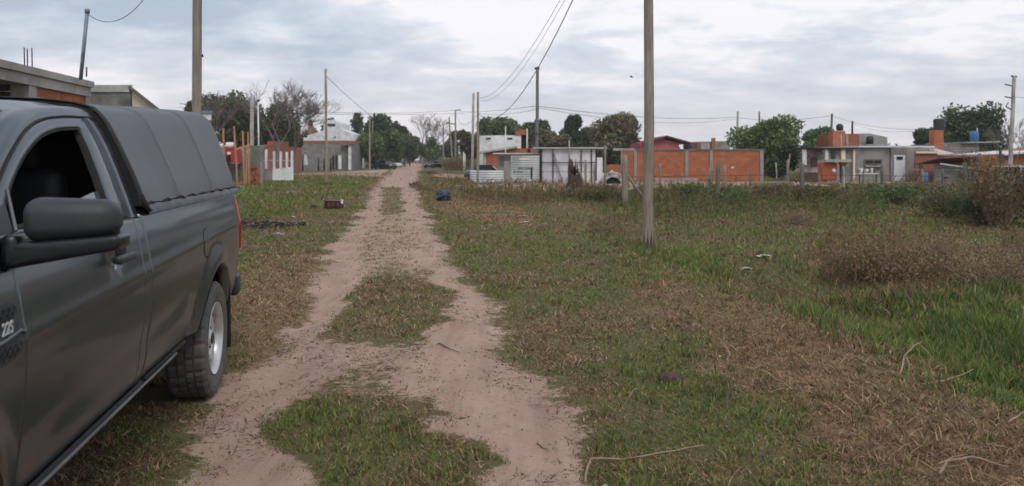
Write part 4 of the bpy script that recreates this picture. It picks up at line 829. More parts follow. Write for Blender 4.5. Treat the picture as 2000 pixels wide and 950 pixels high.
D = 68; t = Thing('street_lamp', 'slim white lamp post with a small dark head beside the grey concrete pole', 'lamp post', (X(505, D), D, 0))
m = MB(); m.tube([(X(506, D), D, 0), P(504, 199, D)], .07, 8); t.part('shaft', m, zinc_w)
m = MB(); m.rbox(P(504, 197, D), (.22, .3, .16), .04, 2); t.part('lamp_head', m, iron)
pole(813, 330, 298, 150, .08, .07, 'white painted short post by the far right roadside', 916, mat=white_p) if False else None
for px, tp, D, lb in ((905.5, 297, 95, 'white stake left of the tall pole pair'), (908, 301, 99, 'second thinner white stake left of the tall pole pair')):
    m = MB(); m.tube([(X(px, D), D, 0), P(px, tp, D)], .07, 6); single('white_stake', m, white_p, lb, 'stake', (X(px, D), D, 0), 'white stakes at the crossroads')
def wire(a, b, sag, r, label, n=18):
    a = Vector(a); b = Vector(b); m = MB(); m.tube([a.lerp(b, i / n) - Vector((0, 0, sag * 4 * (i / n) * (1 - i / n))) for i in range(n + 1)], r * .75, 5)
    return single('overhead_wire', m, wire_m, label, 'wire', a, 'overhead wires')
wt = top1 - Vector((0, 0, .15))
wire(wt, P(934, 221, 51), 2.2, .020, 'thick black bundled cable sweeping down from the big field pole to the corner pole')
wire(wt + Vector((.1, 0, .1)), P(934, 192, 51), 1.35, .011, 'upper thin wire from the big field pole to the corner pole')
wire(wt + Vector((.18, 0, .2)), P(934, 196, 51), 1.6, .009, 'lower thin wire beside the upper thin one to the corner pole')
wire(P(170.5, 27, 17.4), top2 + Vector((0, 0, -1.0)), 1.1, .010, 'sagging wire from the metal mast to the thick pole behind the canopy')
wire(P(636, 148, 47), P(866, 247, 140), 3.0, .02, 'wire falling from the tall slim pole towards the far poles')
wire(P(350, 203, 60), P(889, 216, 130), .6, .03, 'upper long wire crossing the sky left of the far road')
wire(P(350, 210, 60), P(925, 220, 88), .4, .02, 'lower long wire crossing the sky left of the far road')
wire(P(889, 216, 130), P(1048, 207, 58), .3, .025, 'wire from the far straight pole to the dark capped pole')
wire(P(925, 220, 88), P(1048, 214, 58), .3, .02, 'lower wire from the left corner pole to the dark capped pole')
wire(P(1048, 207, 58), P(1440, 229, 90), .5, .025, 'upper wire from the dark capped pole over the brick wall')
wire(P(1048, 210, 58), P(1440, 232, 90), .8, .02, 'lower wire from the dark capped pole over the brick wall')
wire(P(1440, 230, 90), P(1624, 226, 80), .4, .022, 'wire over the round green tree to the pole by the brick tower')
wire(P(1624, 226, 80), P(1815, 252, 64), .5, .02, 'upper wire running from the tower side pole to the right')
wire(P(1665, 241, 105), P(1815, 253, 64), .6, .018, 'lower wire running to the right above the grey upper storey')
wire(P(934, 221, 51), P(889, 216, 130), 1.5, .02, 'drooping wire between the corner pole and the far straight pole')
wire(P(1978, 190, 46), P(2300, 175, 60), .3, .015, 'wire leaving the leaning armed pole to the right')

# ------------------------------------------------------------------ old post fence in the field
fp = [(1111, 275, 388, 33, .035, 'thin', 'thin pale post beside the splintered stump'), (1181, 284, 388, 32, .045, 'g', 'tall grey post right of the framed shed side'),
 (1216, 320, 405, 25.5, .05, 'd', 'dark slanting post touching the grey one behind the braced corner'), (1221, 303, 405, 25, .10, 'g', 'thick grey braced corner post left of the big pole'),
 (1144, 313, 380, 40, .07, 'g', 'short grey post behind the splintered stump'), (1290, 319, 378, 36, .06, 'g', 'slim post right of the big field pole'),
 (1400, 317, 402, 27, .075, 'd', 'dark leaning post before the third brick wall bay'), (1414, 323, 375, 38, .07, 'g', 'grey post right of the dark leaning one'),
 (1386, 328, 372, 42, .06, 'g', 'far short post at the brick wall pillar'), (1538, 312, 385, 33, .06, 'g', 'grey forked post right of the long brick wall'),
 (1565.5, 320, 400, 28, .09, 'd', 'thick dark green post before the patchwork shack'), (1648.5, 325, 385, 34, .05, 'w', 'pale greenish post before the brick oven'),
 (1724.5, 322, 402, 27.5, .075, 'd', 'dark square post before the wide window'), (1884, 318, 405, 26.5, .085, 'd', 'dark post before the white beam of the rusty lean-to'),
 (1519, 318, 372, 42, .035, 'w', 'thin white leaning stick near the tree right of the brick wall'), (1745, 345, 375, 40, .04, 'w', 'short pale stake under the white door'), (1161, 322, 384, 34, .035, 'g', 'thin grey stake between the stump and the tall grey post'), (1257, 334, 384, 31, .03, 'd', 'thin dark stake just left of the big field pole'), (1330, 338, 380, 33, .03, 'g', 'thin short stake before the second brick wall bay'), (1466, 330, 384, 33, .04, 'd', 'dark thin post before the right end of the brick wall'), (1600, 338, 386, 33, .035, 'g', 'thin grey stake before the brick oven'), (1686, 336, 388, 31, .04, 'd', 'dark thin post below the junk table'), (1802, 334, 388, 31, .04, 'g', 'grey thin post before the blue barrel'), (1840, 330, 392, 29, .045, 'd', 'dark thin post before the rusty lean-to wall'), (1911, 300, 360, 44, .05, 'd', 'dark thin post at the cottage corner')]
gp_m = M_('mossy_post', (0.15, 0.155, 0.115), c2=(.085, .085, .07), scale=3, stretch=(5, 5, .6), bump=.6)
for (px, tp, bs, D, r_, k, lb) in fp:
    b = Vector((X(px, D), D, 0)); b.z = zg(b.x, D) - .1; tx = px + {1216: 3, 1400: 4, 1519: -4}.get(px, random.uniform(-1.2, 1.2))
    tpv = P(tx, tp, D); m = MB(); m.tube([b] + [b.lerp(tpv, i / 5) + Vector((random.uniform(-.012, .012), 0, 0)) for i in range(1, 6)], [r_, r_, r_ * .97, r_ * .95, r_ * .95, r_ * .8], 8)
    if px == 1538: m.tube([P(1539, 335, D), P(1541, 318, D), P(1543, 300, D)], [.04, .035, .02], 6)
    single('fence_post', m, {'g': wood_g, 'd': gp_m, 'w': conc, 'thin': conc}[k], lb, 'fence post', b, 'old posts across the field')
D = 25.3; m = MB(); m.tube([P(1222, 338, D), P(1262, 395, D)], [.05, .045], 8); single('brace_pole', m, wood_g, 'slanting grey brace from the thick corner post to the ground', 'brace', P(1262, 395, D))
D = 32; m = MB(); m.tube([P(1129, 330, D), P(1150, 386, D)], [.06, .075], 8); single('leaning_pole', m, wood_g, 'grey pole leaning against the splintered stump', 'pole', P(1150, 386, D))
m = MB(); m.bb(X(1105.5, 33), X(1111, 33), 33, 33.12, 0, Z(348, 33)); single('white_stub', m, conc, 'short whitish post stub left of the splintered stump', 'post', (X(1108, 33), 33, 0))
# splintered stump
D = 32; m = MB(); cx = X(1127, D); nn = 26
rr = [.30 + .05 * math.sin(i * 1.7) + .04 * math.sin(i * 3.9) for i in range(nn)]
hts = [Z(388, D) - .05, .35, .9]
def stf(i, j):
    a = 2 * math.pi * i / nn; r_ = rr[i % nn] * (1.15, 1.0, .86, .62)[j]
    ht = Z(313, D) * (.62 + .38 * max(0, math.cos(a - 2.6))) + .14 * math.sin(i * 2.3) * (j == 3)
    z = (-.05, .3, ht * .8, ht)[j] ; return (cx - .08 * (j > 1) + r_ * math.cos(a), D + r_ * math.sin(a), z)
m.grid(stf, range(nn + 1), range(4), smooth=False)
for i in range(8):
    a = random.uniform(0, 6.28); p = Vector((cx - .15 + .16 * math.cos(a), D + .16 * math.sin(a), 1.0)); m.tube([p, p + Vector((random.uniform(-.05, .05), 0, random.uniform(.3, .62)))], [.05, .01], 5)
single('splintered_stump', m, wood_d, 'tall dark reddish splintered tree stump in the weeds', 'stump', (cx, D, 0))
for zz_, lb in ((1.0, 'upper rusty fence wire strung between the field posts'), (.55, 'lower rusty fence wire strung between the field posts')):
    pts = [(X(p, d), d, zz_ * s) for p, d, s in ((1221, 25, 1), (1400, 27, 1), (1565, 28, 1.02), (1724, 27.5, .98), (1884, 26.5, 1), (2150, 26, 1))]
    m = MB(); m.tube(pts, .008, 5); single('fence_wire', m, iron, lb, 'wire', pts[0], 'wires of the old post fence')
# ------------------------------------------------------------------ trees and shrubs
def leaf_cloud(C, Rr, n, size, cols, g, squash=0.6):
    """n leaf clumps spread through ellipsoids C (k,3), Rr (k,3); returns verts, tris, colours"""
    k = len(C); wgt = Rr.prod(1) ** 0.67; idx = g.choice(k, n, p=wgt / wgt.sum())
    d = g.normal(size=(n, 3)); d /= np.linalg.norm(d, axis=1)[:, None]; rad = g.random(n) ** 0.42
    rad *= 1 + 0.22 * (g.random(n) - .5)
    p = C[idx] + d * Rr[idx] * rad[:, None]
    a = g.normal(size=(n, 3)); a /= np.linalg.norm(a, axis=1)[:, None]; b = np.cross(a, g.normal(size=(n, 3))); b /= np.linalg.norm(b, axis=1)[:, None]
    s = size * g.uniform(.5, 1.4, n)[:, None]
    V = np.stack([p - a * s * .6, p + b * s * squash * .5, p + a * s * .6, p - b * s * squash * .5], 1)
    lobe = g.uniform(.75, 1.3, k)[idx]; cb = cols[g.integers(0, len(cols), n)]; cc = 1.75 * (cb * .92 + cb.mean(1)[:, None] * np.array([.09, .08, .05])) * (g.uniform(.7, 1.35, n) * lobe)[:, None]
    Fq = np.arange(n * 4).reshape(n, 4)
    return V.reshape(-1, 3), Fq, np.repeat(cc, 4, 0)
DG = np.array([[.030, .048, .022], [.040, .060, .026], [.022, .036, .020], [.055, .072, .030]])
MG = np.array([[.060, .095, .034], [.085, .115, .042], [.045, .075, .030], [.11, .13, .055]])
OL = np.array([[.085, .085, .045], [.065, .062, .036], [.11, .095, .055], [.055, .058, .03]])
BN = np.array([[.13, .10, .065], [.10, .075, .05], [.16, .12, .075], [.085, .08, .045]])
SG = np.array([[.10, .10, .085], [.13, .12, .10], [.08, .08, .065]])
def tree(label, cx, x0, x1, top, bot, D, cols, n, leaf, seed, lobes=9, name='tree', lean=0, droop=0.0, group='trees behind the houses', spread=1.0, cat='tree'):
    g = np.random.default_rng(seed); bx = X(cx, D); zt_ = Z(top, D); zb = Z(bot, D); w_ = (X(x1, D) - X(x0, D)) / 2; h = (zt_ - zb) / 2; cz = (zt_ + zb) / 2; mx_ = (X(x0, D) + X(x1, D)) / 2
    t = Thing(name, label, cat, (bx, D, 0), group=group)
    C = []; Rr = []
    for i in range(lobes):
        a = g.uniform(0, 6.28); rr = math.sqrt(g.random()) * .62; f = g.uniform(-.55, .62)
        C.append((mx_ + math.cos(a) * rr * w_ * spread, D + math.sin(a) * rr * w_, cz + f * h)); q = g.uniform(.26, .46) * (1.1 - .35 * abs(f)); Rr.append((w_ * q * 1.25, w_ * q * 1.25, min(h * q * 1.35, w_ * q * 1.6)))
    C.append((mx_, D, cz)); Rr.append((w_ * .55, w_ * .55, h * .6))
    V, Fq, Cc = leaf_cloud(np.array(C), np.array(Rr), n, leaf, cols, g)
    if droop: V[:, 2] -= droop * g.random(len(V) // 4).repeat(4) ** 2 * h
    V[:, 2] = np.maximum(V[:, 2], 0.05)
    fast_mesh('crown', V - np.array([bx, D, 0]), Fq, leaf_m, dict(tint=Cc), t.o)
    m = MB(); r0 = max(.12, w_ * .07); b = Vector((bx, D, 0)); mid = Vector((mx_ * .5 + bx * .5, D, max(zb * .8, .8) + h * .5)); m.tube([b, b.lerp(mid, .5) + Vector((lean * .1, 0, 0)), mid], [r0, r0 * .8, r0 * .55], 8)
    for i in range(min(7, lobes)): c = Vector(C[i]); m.tube([mid.lerp(b, .25), mid.lerp(c, .55) + Vector((0, 0, -.1 * h)), c], [r0 * .45, r0 * .28, r0 * .08], 5)
    t.part('trunk', m, bark); return t
def bare_tree(label, px, top, D, width, seed, depth=6, r0=.16, mat=None, group='bare leafless trees', forks=3, base=0):
    g = random.Random(seed); b = Vector((X(px, D), D, 0)); H = Z(top, D); t = Thing('bare_tree', label, 'tree', b, group=group); segs = []
    def grow(p, d, l, r, k):
        q = p + d * l; mid = p.lerp(q, .5) + Vector((g.uniform(-.05, .05), g.uniform(-.05, .05), 0)) * l
        segs.append((k, [p, mid, q], [r, r * .85, r * .7]))
        if k >= depth: return
        for _ in range(forks if k < depth - 1 else forks + 1):
            ax = Vector((g.gauss(0, 1), g.gauss(0, 1), g.gauss(0, .35))); nd = (d + ax.normalized() * g.uniform(.35, .8) * width + Vector((0, 0, .10))).normalized()
            grow(p.lerp(q, g.uniform(.5, 1)), nd, l * g.uniform(.62, .9), max(r * .5, .004 + D * .00012), k + 1)
    grow(b, Vector((g.uniform(-.05, .05), 0, 1)).normalized(), H * .27, r0, 0)
    k_ = H / max(q.z for _, ps, _ in segs for q in ps); trunk = MB(); br = MB()
    for k, ps, rs in segs: (trunk if k < 2 else br).tube([b + (q - b) * k_ for q in ps], rs, 6 if k < 3 else 3, cap=False)
    t.part('trunk', trunk, mat or twig); t.part('branches', br, mat or twig); return t
tree('small olive tree peeping out either side of the thick pole', 375, 350, 402, 196, 250, 62, OL, 2600, .22, 101, 6)
tree('broad dense olive brown tree mass left of the grey concrete pole', 455, 400, 525, 186, 300, 92, np.vstack([OL, OL, DG * 1.2]), 15000, .42, 102, 20, spread=1.25)
tree('dark evergreen between the lamp post and the bare tree', 535, 492, 590, 196, 300, 104, np.vstack([DG, OL]), 9500, .42, 103, 14)
tree('lower green tree right of the bare tree', 572, 552, 596, 232, 300, 112, OL, 3200, .4, 104, 7)
bare_tree('tall pale bare tree with spreading twigs above the brick house', 548, 150, 84, 1.3, 31, 6, .2)
bare_tree('slimmer bare tree just right of the tall pale one', 576, 158, 88, 1.0, 34, 6, .13)
bare_tree('thin bare sapling sticking up over the olive trees', 418, 176, 80, .8, 35, 5, .10)
tree('round dark pine crown behind the white gable house', 648, 626, 672, 226, 290, 175, DG, 2600, .7, 105, 7)
tree('sparse dark gum tree right of the white gable house', 690, 678, 716, 222, 262, 170, DG, 700, .8, 106, 9)
tree('reddish brown tree beside the slim tank tower', 605, 588, 624, 243, 290, 158, BN, 1500, .6, 107, 6)
tree('big dark gum tree behind the two slim poles', 745, 705, 782, 220, 310, 168, DG, 7000, .8, 108, 13)
tree('dark shoulder of trees sloping down to the far road', 790, 762, 816, 236, 318, 182, DG, 4200, .8, 109, 9)
tree('soft green willow behind the nearer slim pole', 722, 692, 750, 248, 316, 132, MG, 5200, .55, 110, 9, droop=.4)
tree('soft green willow over the black parked car', 762, 736, 792, 252, 316, 138, MG * .8, 5200, .55, 111, 9, droop=.4)
tree('deep green bush filling the end of the road on the left', 800, 784, 822, 266, 320, 200, DG * 1.2, 2600, .7, 112, 6)
tree('mid green tree closing the far end of the road', 838, 812, 866, 270, 320, 190, MG * .8, 3600, .65, 113, 8)
bare_tree('twiggy bare tree left above the far road end', 826, 216, 240, 1.0, 41, 5, .35)
bare_tree('twiggy bare tree right above the far road end', 850, 222, 235, 1.1, 42, 5, .35)
tree('dark shrubby tree behind the three far poles', 882, 862, 906, 250, 325, 165, np.vstack([DG, OL]), 3600, .6, 114, 8)
tree('brown scrub tree left of the tall pole pair', 908, 892, 932, 244, 330, 120, np.vstack([BN, OL]), 3200, .45, 115, 8)
tree('grey green hedge tree above the white warehouse', 968, 925, 1020, 232, 300, 118, np.vstack([MG, OL]), 10000, .5, 116, 12, spread=1.3)
tree('rounded green tree behind the brick parapet corner', 1025, 985, 1068, 234, 300, 126, np.vstack([MG, DG]), 8000, .5, 117, 10, spread=1.2)
tree('brown scrub between the capped pole and the dark fir', 1075, 1040, 1110, 250, 300, 112, np.vstack([BN, OL]), 6500, .45, 118, 9, spread=1.3)
tree('tall dark fir like tree over the framed white shed', 1112, 1092, 1138, 209, 292, 125, DG, 4200, .5, 119, 8)
tree('smaller dark tree right of the tall fir like one', 1146, 1130, 1168, 235, 292, 128, DG * 1.15, 2600, .5, 120, 6)
tree('big rusty brown leafed tree left of the big field pole', 1205, 1152, 1256, 219, 320, 100, np.vstack([BN, OL]), 9500, .42, 121, 15, spread=1.15)
tree('low grey bush between the pink and the far brick house', 1342, 1328, 1358, 277, 300, 96, SG, 1500, .3, 122, 5)
tree('round bright green tree behind the right end of the brick wall', 1495, 1424, 1562, 227, 322, 72, MG, 14000, .30, 123, 18, spread=1.15)
tree('darker bush under the round bright green tree', 1520, 1490, 1570, 280, 350, 66, DG, 4500, .28, 124, 8)
tree('far mid green tree left of the short brick tower', 1594, 1556, 1634, 249, 300, 100, np.vstack([MG, DG]), 5000, .4, 125, 9)
tree('broad dark weeping tree behind the big black tank', 1905, 1846, 1962, 202, 300, 82, DG * 1.25, 13000, .36, 126, 17, droop=.5, spread=1.1)
tree('small dark tree left of the narrow brick column', 1806, 1782, 1830, 254, 295, 88, DG, 2200, .36, 127, 6)
bare_tree('bare tree beside the leaning armed pole', 1962, 228, 78, .9, 43, 5, .12)
bare_tree('low bare tree at the far right behind the cottage', 1995, 252, 80, 1.1, 44, 5, .10)
tree('low olive thicket behind the white annex of the gable house', 592, 560, 640, 262, 320, 155, OL, 3200, .6, 141, 8, spread=1.2)
tree('dark low evergreens behind the white gable house roof', 672, 634, 712, 248, 310, 178, DG, 3600, .7, 142, 9, spread=1.3)
tree('bushy green mass behind the green willows', 765, 716, 812, 262, 322, 172, MG * .7, 4200, .65, 143, 10, spread=1.3)
tree('low green hedge trees behind the tall pole pair', 945, 905, 985, 256, 318, 140, np.vstack([MG, DG]), 4600, .5, 144, 10, spread=1.3)
tree('long olive hedge tree behind the framed white shed', 1100, 1050, 1160, 262, 318, 136, np.vstack([OL, MG]), 5200, .5, 145, 12, spread=1.35)
tree('brown green hedge tree behind the white painted tyre', 1180, 1140, 1232, 258, 330, 92, np.vstack([BN, DG]), 5600, .38, 146, 11, spread=1.3)
tree('dark hedge tree behind the patchwork shack', 1575, 1545, 1632, 268, 325, 84, np.vstack([DG, MG]), 4200, .36, 147, 9, spread=1.3)
tree('dark hedge tree left of the big weeping tree', 1835, 1795, 1880, 246, 300, 96, DG * 1.2, 4600, .4, 148, 9, spread=1.3)
# far wood closing the horizon: uncountable
g = np.random.default_rng(77); kx = np.linspace(-1.2, 1.2, 90); C = np.array([(k * 330, 330 + g.uniform(-25, 25), 3.0 + g.uniform(-1, 1.5)) for k in kx]); Rr = np.array([(9, 6, g.uniform(3.5, 7)) for k in kx])
V, Fq, Cc = leaf_cloud(C, Rr, 26000, 1.6, np.vstack([DG, MG, OL]) * 1.1, g); V[:, 2] = np.maximum(V[:, 2], 0)
tag(fast_mesh('distant_wood', V, Fq, leaf_m, dict(tint=Cc)), 'low dark band of distant trees along the whole horizon', 'wood', kind='stuff')
def shrub(label, px, py, w_, h, n, cols, seed, leaf=.05, stems=26, name='shrub'):
    D = GD(py); g = np.random.default_rng(seed); b = Vector((X(px, D), D, zg(X(px, D), D))); t = Thing(name, label, 'shrub', b, group='shrubs in the field')
    C = np.array([(b.x + g.uniform(-.6, .6) * w_, D + g.uniform(-.5, .5) * w_, b.z + h * g.uniform(.25, .7)) for _ in range(7)]); Rr = np.array([(w_ * .5, w_ * .45, h * .35)] * 7)
    V, Fq, Cc = leaf_cloud(C, Rr, n, leaf, cols, g, .5); V[:, 2] = np.maximum(V[:, 2], b.z); fast_mesh('foliage', V - np.array(b), Fq, leaf_m, dict(tint=Cc), t.o)
    m = MB()
    for i in range(stems):
        a = g.uniform(0, 6.28); rr = g.uniform(.1, 1.0) * w_; tp = Vector((b.x + math.cos(a) * rr, D + math.sin(a) * rr * .8, b.z + h * g.uniform(.6, 1.15))); q = b + Vector((math.cos(a) * rr * .2, math.sin(a) * rr * .2, 0)); m.tube([q, q.lerp(tp, .5) + Vector((g.uniform(-.1, .1), 0, .05)), tp], [.011, .007, .003], 5, cap=False)
    t.part('stems', m, M_('shrub_stem', (.22, .16, .11), bump=0) if 'shrub_stem' not in bpy.data.materials else bpy.data.materials['shrub_stem'])
SB = np.array([[.115, .078, .05], [.16, .11, .07], [.08, .057, .042], [.09, .08, .04]])
shrub('tall dark purplish brown shrub before the brick cottage', 1950, 445, 1.0, 1.75, 4200, SB, 201, .06, 70)
shrub('darker bushy shrub beyond the right edge of the tall brown one', 2040, 445, 1.1, 1.5, 4000, np.vstack([SB, DG]), 202, .08, 30)
shrub('deep green bush at the foot of the tall brown shrub', 1905, 440, .9, .8, 4500, np.vstack([DG * 1.4, MG * .8]), 203, .06, 14)
shrub('grey brown twiggy bush in the dead weed thicket', 1760, 545, .9, .5, 3400, SB * 1.15, 204, .03, 12)
shrub('second twiggy bush farther right in the dead weed thicket', 1930, 560, 1.1, .5, 4200, SB * 1.15, 205, .03, 12)
shrub('small twiggy bush at the left edge of the dead weed thicket', 1668, 530, .6, .4, 1500, SB * 1.2, 206, .03, 9)
shrub('brown weedy bush at the base of the splintered stump', 1165, 392, 1.0, .7, 2600, SB, 207, .07, 30)
shrub('brown weedy bush left of the thick corner post', 1195, 398, .9, .7, 2400, np.vstack([SB, MG * .7]), 208, .07, 24)
shrub('red brown scrub heap under the three far poles', 905, 333, 3.2, 2.1, 2600, np.vstack([BN, SB]), 209, .22, 24)
shrub('brown hedge clump right of the yellow roofed car', 872, 329, 2.6, 1.7, 1600, np.vstack([BN, SB]), 210, .25, 14)
shrub('dark clump of cut branches at the crossroads corner', 838, 341, 1.6, .45, 900, SB, 211, .12, 20)
shrub('dry brown weed clump on the right verge before the crossroads', 808, 366, .6, .35, 700, SB, 212, .06, 20)
shrub('second dry brown weed clump close to the first on the verge', 822, 372, .7, .3, 700, SB, 213, .06, 20)

shrub('green nettle clump right of the big field pole', 1345, 393, 1.1, .7, 2400, MG * .85, 221, .08, 10)
shrub('dark green clump below the dark leaning post', 1425, 398, 1.3, .6, 2600, np.vstack([DG * 1.5, MG * .7]), 222, .08, 10)
shrub('reddish weed clump right of the dark leaning post', 1500, 392, 1.2, .75, 2400, SB, 223, .08, 20)
shrub('green brown weed clump before the brick oven', 1620, 397, 1.4, .65, 2800, np.vstack([SB, MG * .7]), 224, .08, 16)
shrub('leafy green clump below the white door', 1760, 402, 1.5, .7, 3200, np.vstack([MG * .8, DG * 1.4]), 225, .08, 12)
shrub('reddish brown weed clump before the blue barrel', 1812, 396, 1.2, .8, 2600, SB, 226, .08, 20)
shrub('greenish tangle along the fence left of the tall brown shrub', 1868, 428, 1.1, .95, 3600, np.vstack([DG * 1.5, SB]), 227, .06, 20)
shrub('grey brown twig clump in the middle of the field', 1560, 440, .7, .35, 1300, SB * 1.2, 228, .04, 16)
# ------------------------------------------------------------------ the pickup, built in its own frame: +x its visible side, +y its rear, origin under the rear axle
paint, n_, l_, b_ = new_mat('dark_grey_metallic_paint')
b_.inputs['Base Color'].default_value = (0.135, 0.150, 0.160, 1); b_.inputs['Metallic'].default_value = 0.92; b_.inputs['Roughness'].default_value = 0.33
b_.inputs['Specular Tint'].default_value = (.55, .59, .62, 1); b_.inputs['Coat IOR'].default_value = 1.4; b_.inputs['Coat Weight'].default_value = 0.45; b_.inputs['Coat Roughness'].default_value = 0.06
tcn = n_.new('ShaderNodeTexCoord').outputs['Object']; nn_ = n_.new('ShaderNodeTexNoise'); nn_.inputs['Scale'].default_value = 3; nn_.inputs['Detail'].default_value = 6; l_.new(tcn, nn_.inputs['Vector'])
rmp = n_.new('ShaderNodeMapRange'); l_.new(nn_.outputs['Fac'], rmp.inputs[0]); rmp.inputs[3].default_value = 0.02; rmp.inputs[4].default_value = 0.14; l_.new(rmp.outputs[0], b_.inputs['Coat Roughness'])
spx = n_.new('ShaderNodeSeparateXYZ'); l_.new(tcn, spx.inputs[0]); dz = n_.new('ShaderNodeMapRange'); l_.new(spx.outputs[2], dz.inputs[0]); dz.inputs[1].default_value = 0.95; dz.inputs[2].default_value = 0.45; dz.inputs[3].default_value = 0; dz.inputs[4].default_value = 0.12
dmx = n_.new('ShaderNodeMix'); dmx.data_type = 'RGBA'; dm = n_.new('ShaderNodeMath'); dm.operation = 'MULTIPLY'; l_.new(dz.outputs[0], dm.inputs[0]); l_.new(nn_.outputs['Fac'], dm.inputs[1]); l_.new(dm.outputs[0], dmx.inputs[0])
dmx.inputs[6].default_value = (0.135, 0.151, 0.161, 1); dmx.inputs[7].default_value = (0.20, 0.16, 0.13, 1); l_.new(dmx.outputs[2], b_.inputs['Base Color'])     # road dust on the lower panels
bplas = M_('black_textured_plastic', (0.030, 0.033, 0.038), rough=0.5, bump=0.15, scale=60, obj=True, var=.1)
vinyl = M_('grey_black_vinyl', (0.085, 0.095, 0.108), rough=0.52, bump=0.12, scale=2.2, bscale=7, obj=True, c2=(0.07, 0.08, 0.092), dist=.03, spec=.45)
rub = M_('tyre_rubber', (0.055, 0.058, 0.064), rough=0.7, c2=(0.115, 0.092, 0.076), scale=6, obj=True, bump=.1)
steel = M_('silver_steel_rim', (0.60, 0.60, 0.62), rough=0.35, metal=0.55, c2=(0.42, 0.41, 0.42), scale=7, obj=True, bump=0)
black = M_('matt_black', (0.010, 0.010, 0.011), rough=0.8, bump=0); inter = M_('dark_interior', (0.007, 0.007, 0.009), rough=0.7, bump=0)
redl = M_('red_lamp_lens', (0.45, 0.012, 0.012), rough=0.15, bump=0, coat=1); sillm = M_('sill_flange', (0.16, 0.17, 0.18), rough=.45, metal=.3, obj=True, bump=0)
wglass, n_, l_, b_ = new_mat('tinted_window_glass'); b_.inputs['Base Color'].default_value = (0.10, 0.13, 0.14, 1); b_.inputs['Roughness'].default_value = 0.05; b_.inputs['Metallic'].default_value = .25
yaw = math.atan2(0.1746, 0.9846)
PT = Thing('pickup_truck', 'dark grey single cab pickup with a soft black canopy parked on the grass verge', 'pickup truck', (-2.89, 4.99, -0.02), yaw, local=True)
AR, AZ, FY = 0.475, 0.40, -3.42
def interp(v, xs, ys_): return float(np.interp(v, xs, ys_))
PZ = [.48, .52, .56, .64, .74, .84, .93, .97, 1.05, 1.12, 1.18, 1.235, 1.27, 1.30, 1.34]
PX = [.850, .868, .880, .898, .911, .920, .926, .926, .920, .912, .902, .889, .878, .866, .855]
from bisect import bisect
_pzs = np.linspace(.48, 1.34, 200); _pxs = np.interp(_pzs, PZ, PX); _pxs = np.convolve(np.pad(_pxs, 18, 'edge'), np.ones(37) / 37, 'valid')
def S(y, z):
    x = float(np.interp(z, _pzs, _pxs))
    for cy in (0.0, FY):                                       # arch flares
        d = math.hypot(y - cy, z - AZ); k = max(0, 1 - max(0, d - AR) / .17); x += .032 * k * k * (3 - 2 * k) * (z < 1.1) * min(1, max(0, (1.12 - z) / .15))
    if -2.85 < y < -.75:                                       # hollow crease running up and back along the door
        zl = .665 + .045 * (y + 2.85); q = (z - zl) / .06; x -= .007 * math.exp(-q * q) * min(1, (y + 2.85) / .3, (-.75 - y) / .3) 
    q = (z - (1.045 + .012 * (y + 1.5))) / .03; x += .006 * math.exp(-q * q)     # shoulder line
    dh = ((y + 1.98) / .085) ** 2 + ((z - 1.165) / .06) ** 2; x -= .014 * math.exp(-dh)
    if y > .75: x -= .06 * ((y - .75) / .4) ** 2
    if y < -3.8: x -= .30 * ((-3.8 - y) / .5) ** 2
    return x
def Gx(z): return interp(z, [1.28, 1.34, 1.5, 1.62, 1.70, 1.745, 1.78], [.868, .852, .795, .748, .710, .683, .650])
def panel(name, y0, y1, z0, z1, parent=None, holes=(), step=.017, mat=None, mirror=False, edge=(1, 1, 1, 1), par=None):
    ed = .004; ysn = [y0, y0 + .0015] * edge[0] + list(np.linspace(y0 + ed * edge[0], y1 - ed * edge[1], max(3, int((y1 - y0) / step)))) + [y1 - .0015, y1] * edge[1]
    if edge[0]: ysn.insert(3, y0 + .007)
    if edge[1]: ysn.insert(-3, y1 - .007)
    zsn = [z0] * edge[2] + list(np.linspace(z0 + ed * edge[2], z1 - ed * edge[3], max(3, int((z1 - z0) / step)))) + [z1] * edge[3]
    ny, nz_ = len(ysn), len(zsn); vs = []; inn = []
    for i, y in enumerate(ysn):
        for j, z in enumerate(zsn):
            yy, zz_ = y, z; h = False
            for (cy, cz, r) in holes:
                d = math.hypot(y - cy, z - cz)
                if d < r + step * .45:
                    h = d < r; 
                    if d > 1e-6: yy = cy + (y - cy) * (r + .0005) / d; zz_ = cz + (z - cz) * (r + .0005) / d
                    if d < r - step * 1.6: h = 2
            x = S(yy, zz_)
            if (edge[0] and i == 1) or (edge[1] and i == ny - 2): x -= .0025
            if (edge[0] and i == 0) or (edge[1] and i == ny - 1) or (edge[2] and j == 0) or (edge[3] and j == nz_ - 1): x -= .016
            vs.append((x, yy, zz_)); inn.append(h)
    m = MB(); fs = []
    for i in range(ny - 1):
        for j in range(nz_ - 1):
            q = (i * nz_ + j, (i + 1) * nz_ + j, (i + 1) * nz_ + j + 1, i * nz_ + j + 1)
            if all(inn[k] for k in q): continue
            if any(inn[k] == 2 for k in q): continue
            fs.append(q)
    m.add(vs, fs, True)
    for (cy, cz, r) in holes:                                  # lip turned into the arch
        aa = [a for a in np.linspace(-.45, math.pi + .45, 60) if z0 < cz + r * math.sin(a) < z1 and y0 - .001 < cy + r * math.cos(a) < y1 + .001]
        m.grid(lambda a, k: ((S(cy + r * math.cos(a), cz + r * math.sin(a)) + .003) - (0, .012, .07)[k], cy + (r - (0, .012, .018)[k]) * math.cos(a), cz + (r - (0, .012, .018)[k]) * math.sin(a)), aa, range(3), flip=True)
    return PT.part(name, m, mat or paint, mirror=mirror, parent=par)
def on_side(pts, off): return [(S(y, z) + off, y, z) for y, z in pts]
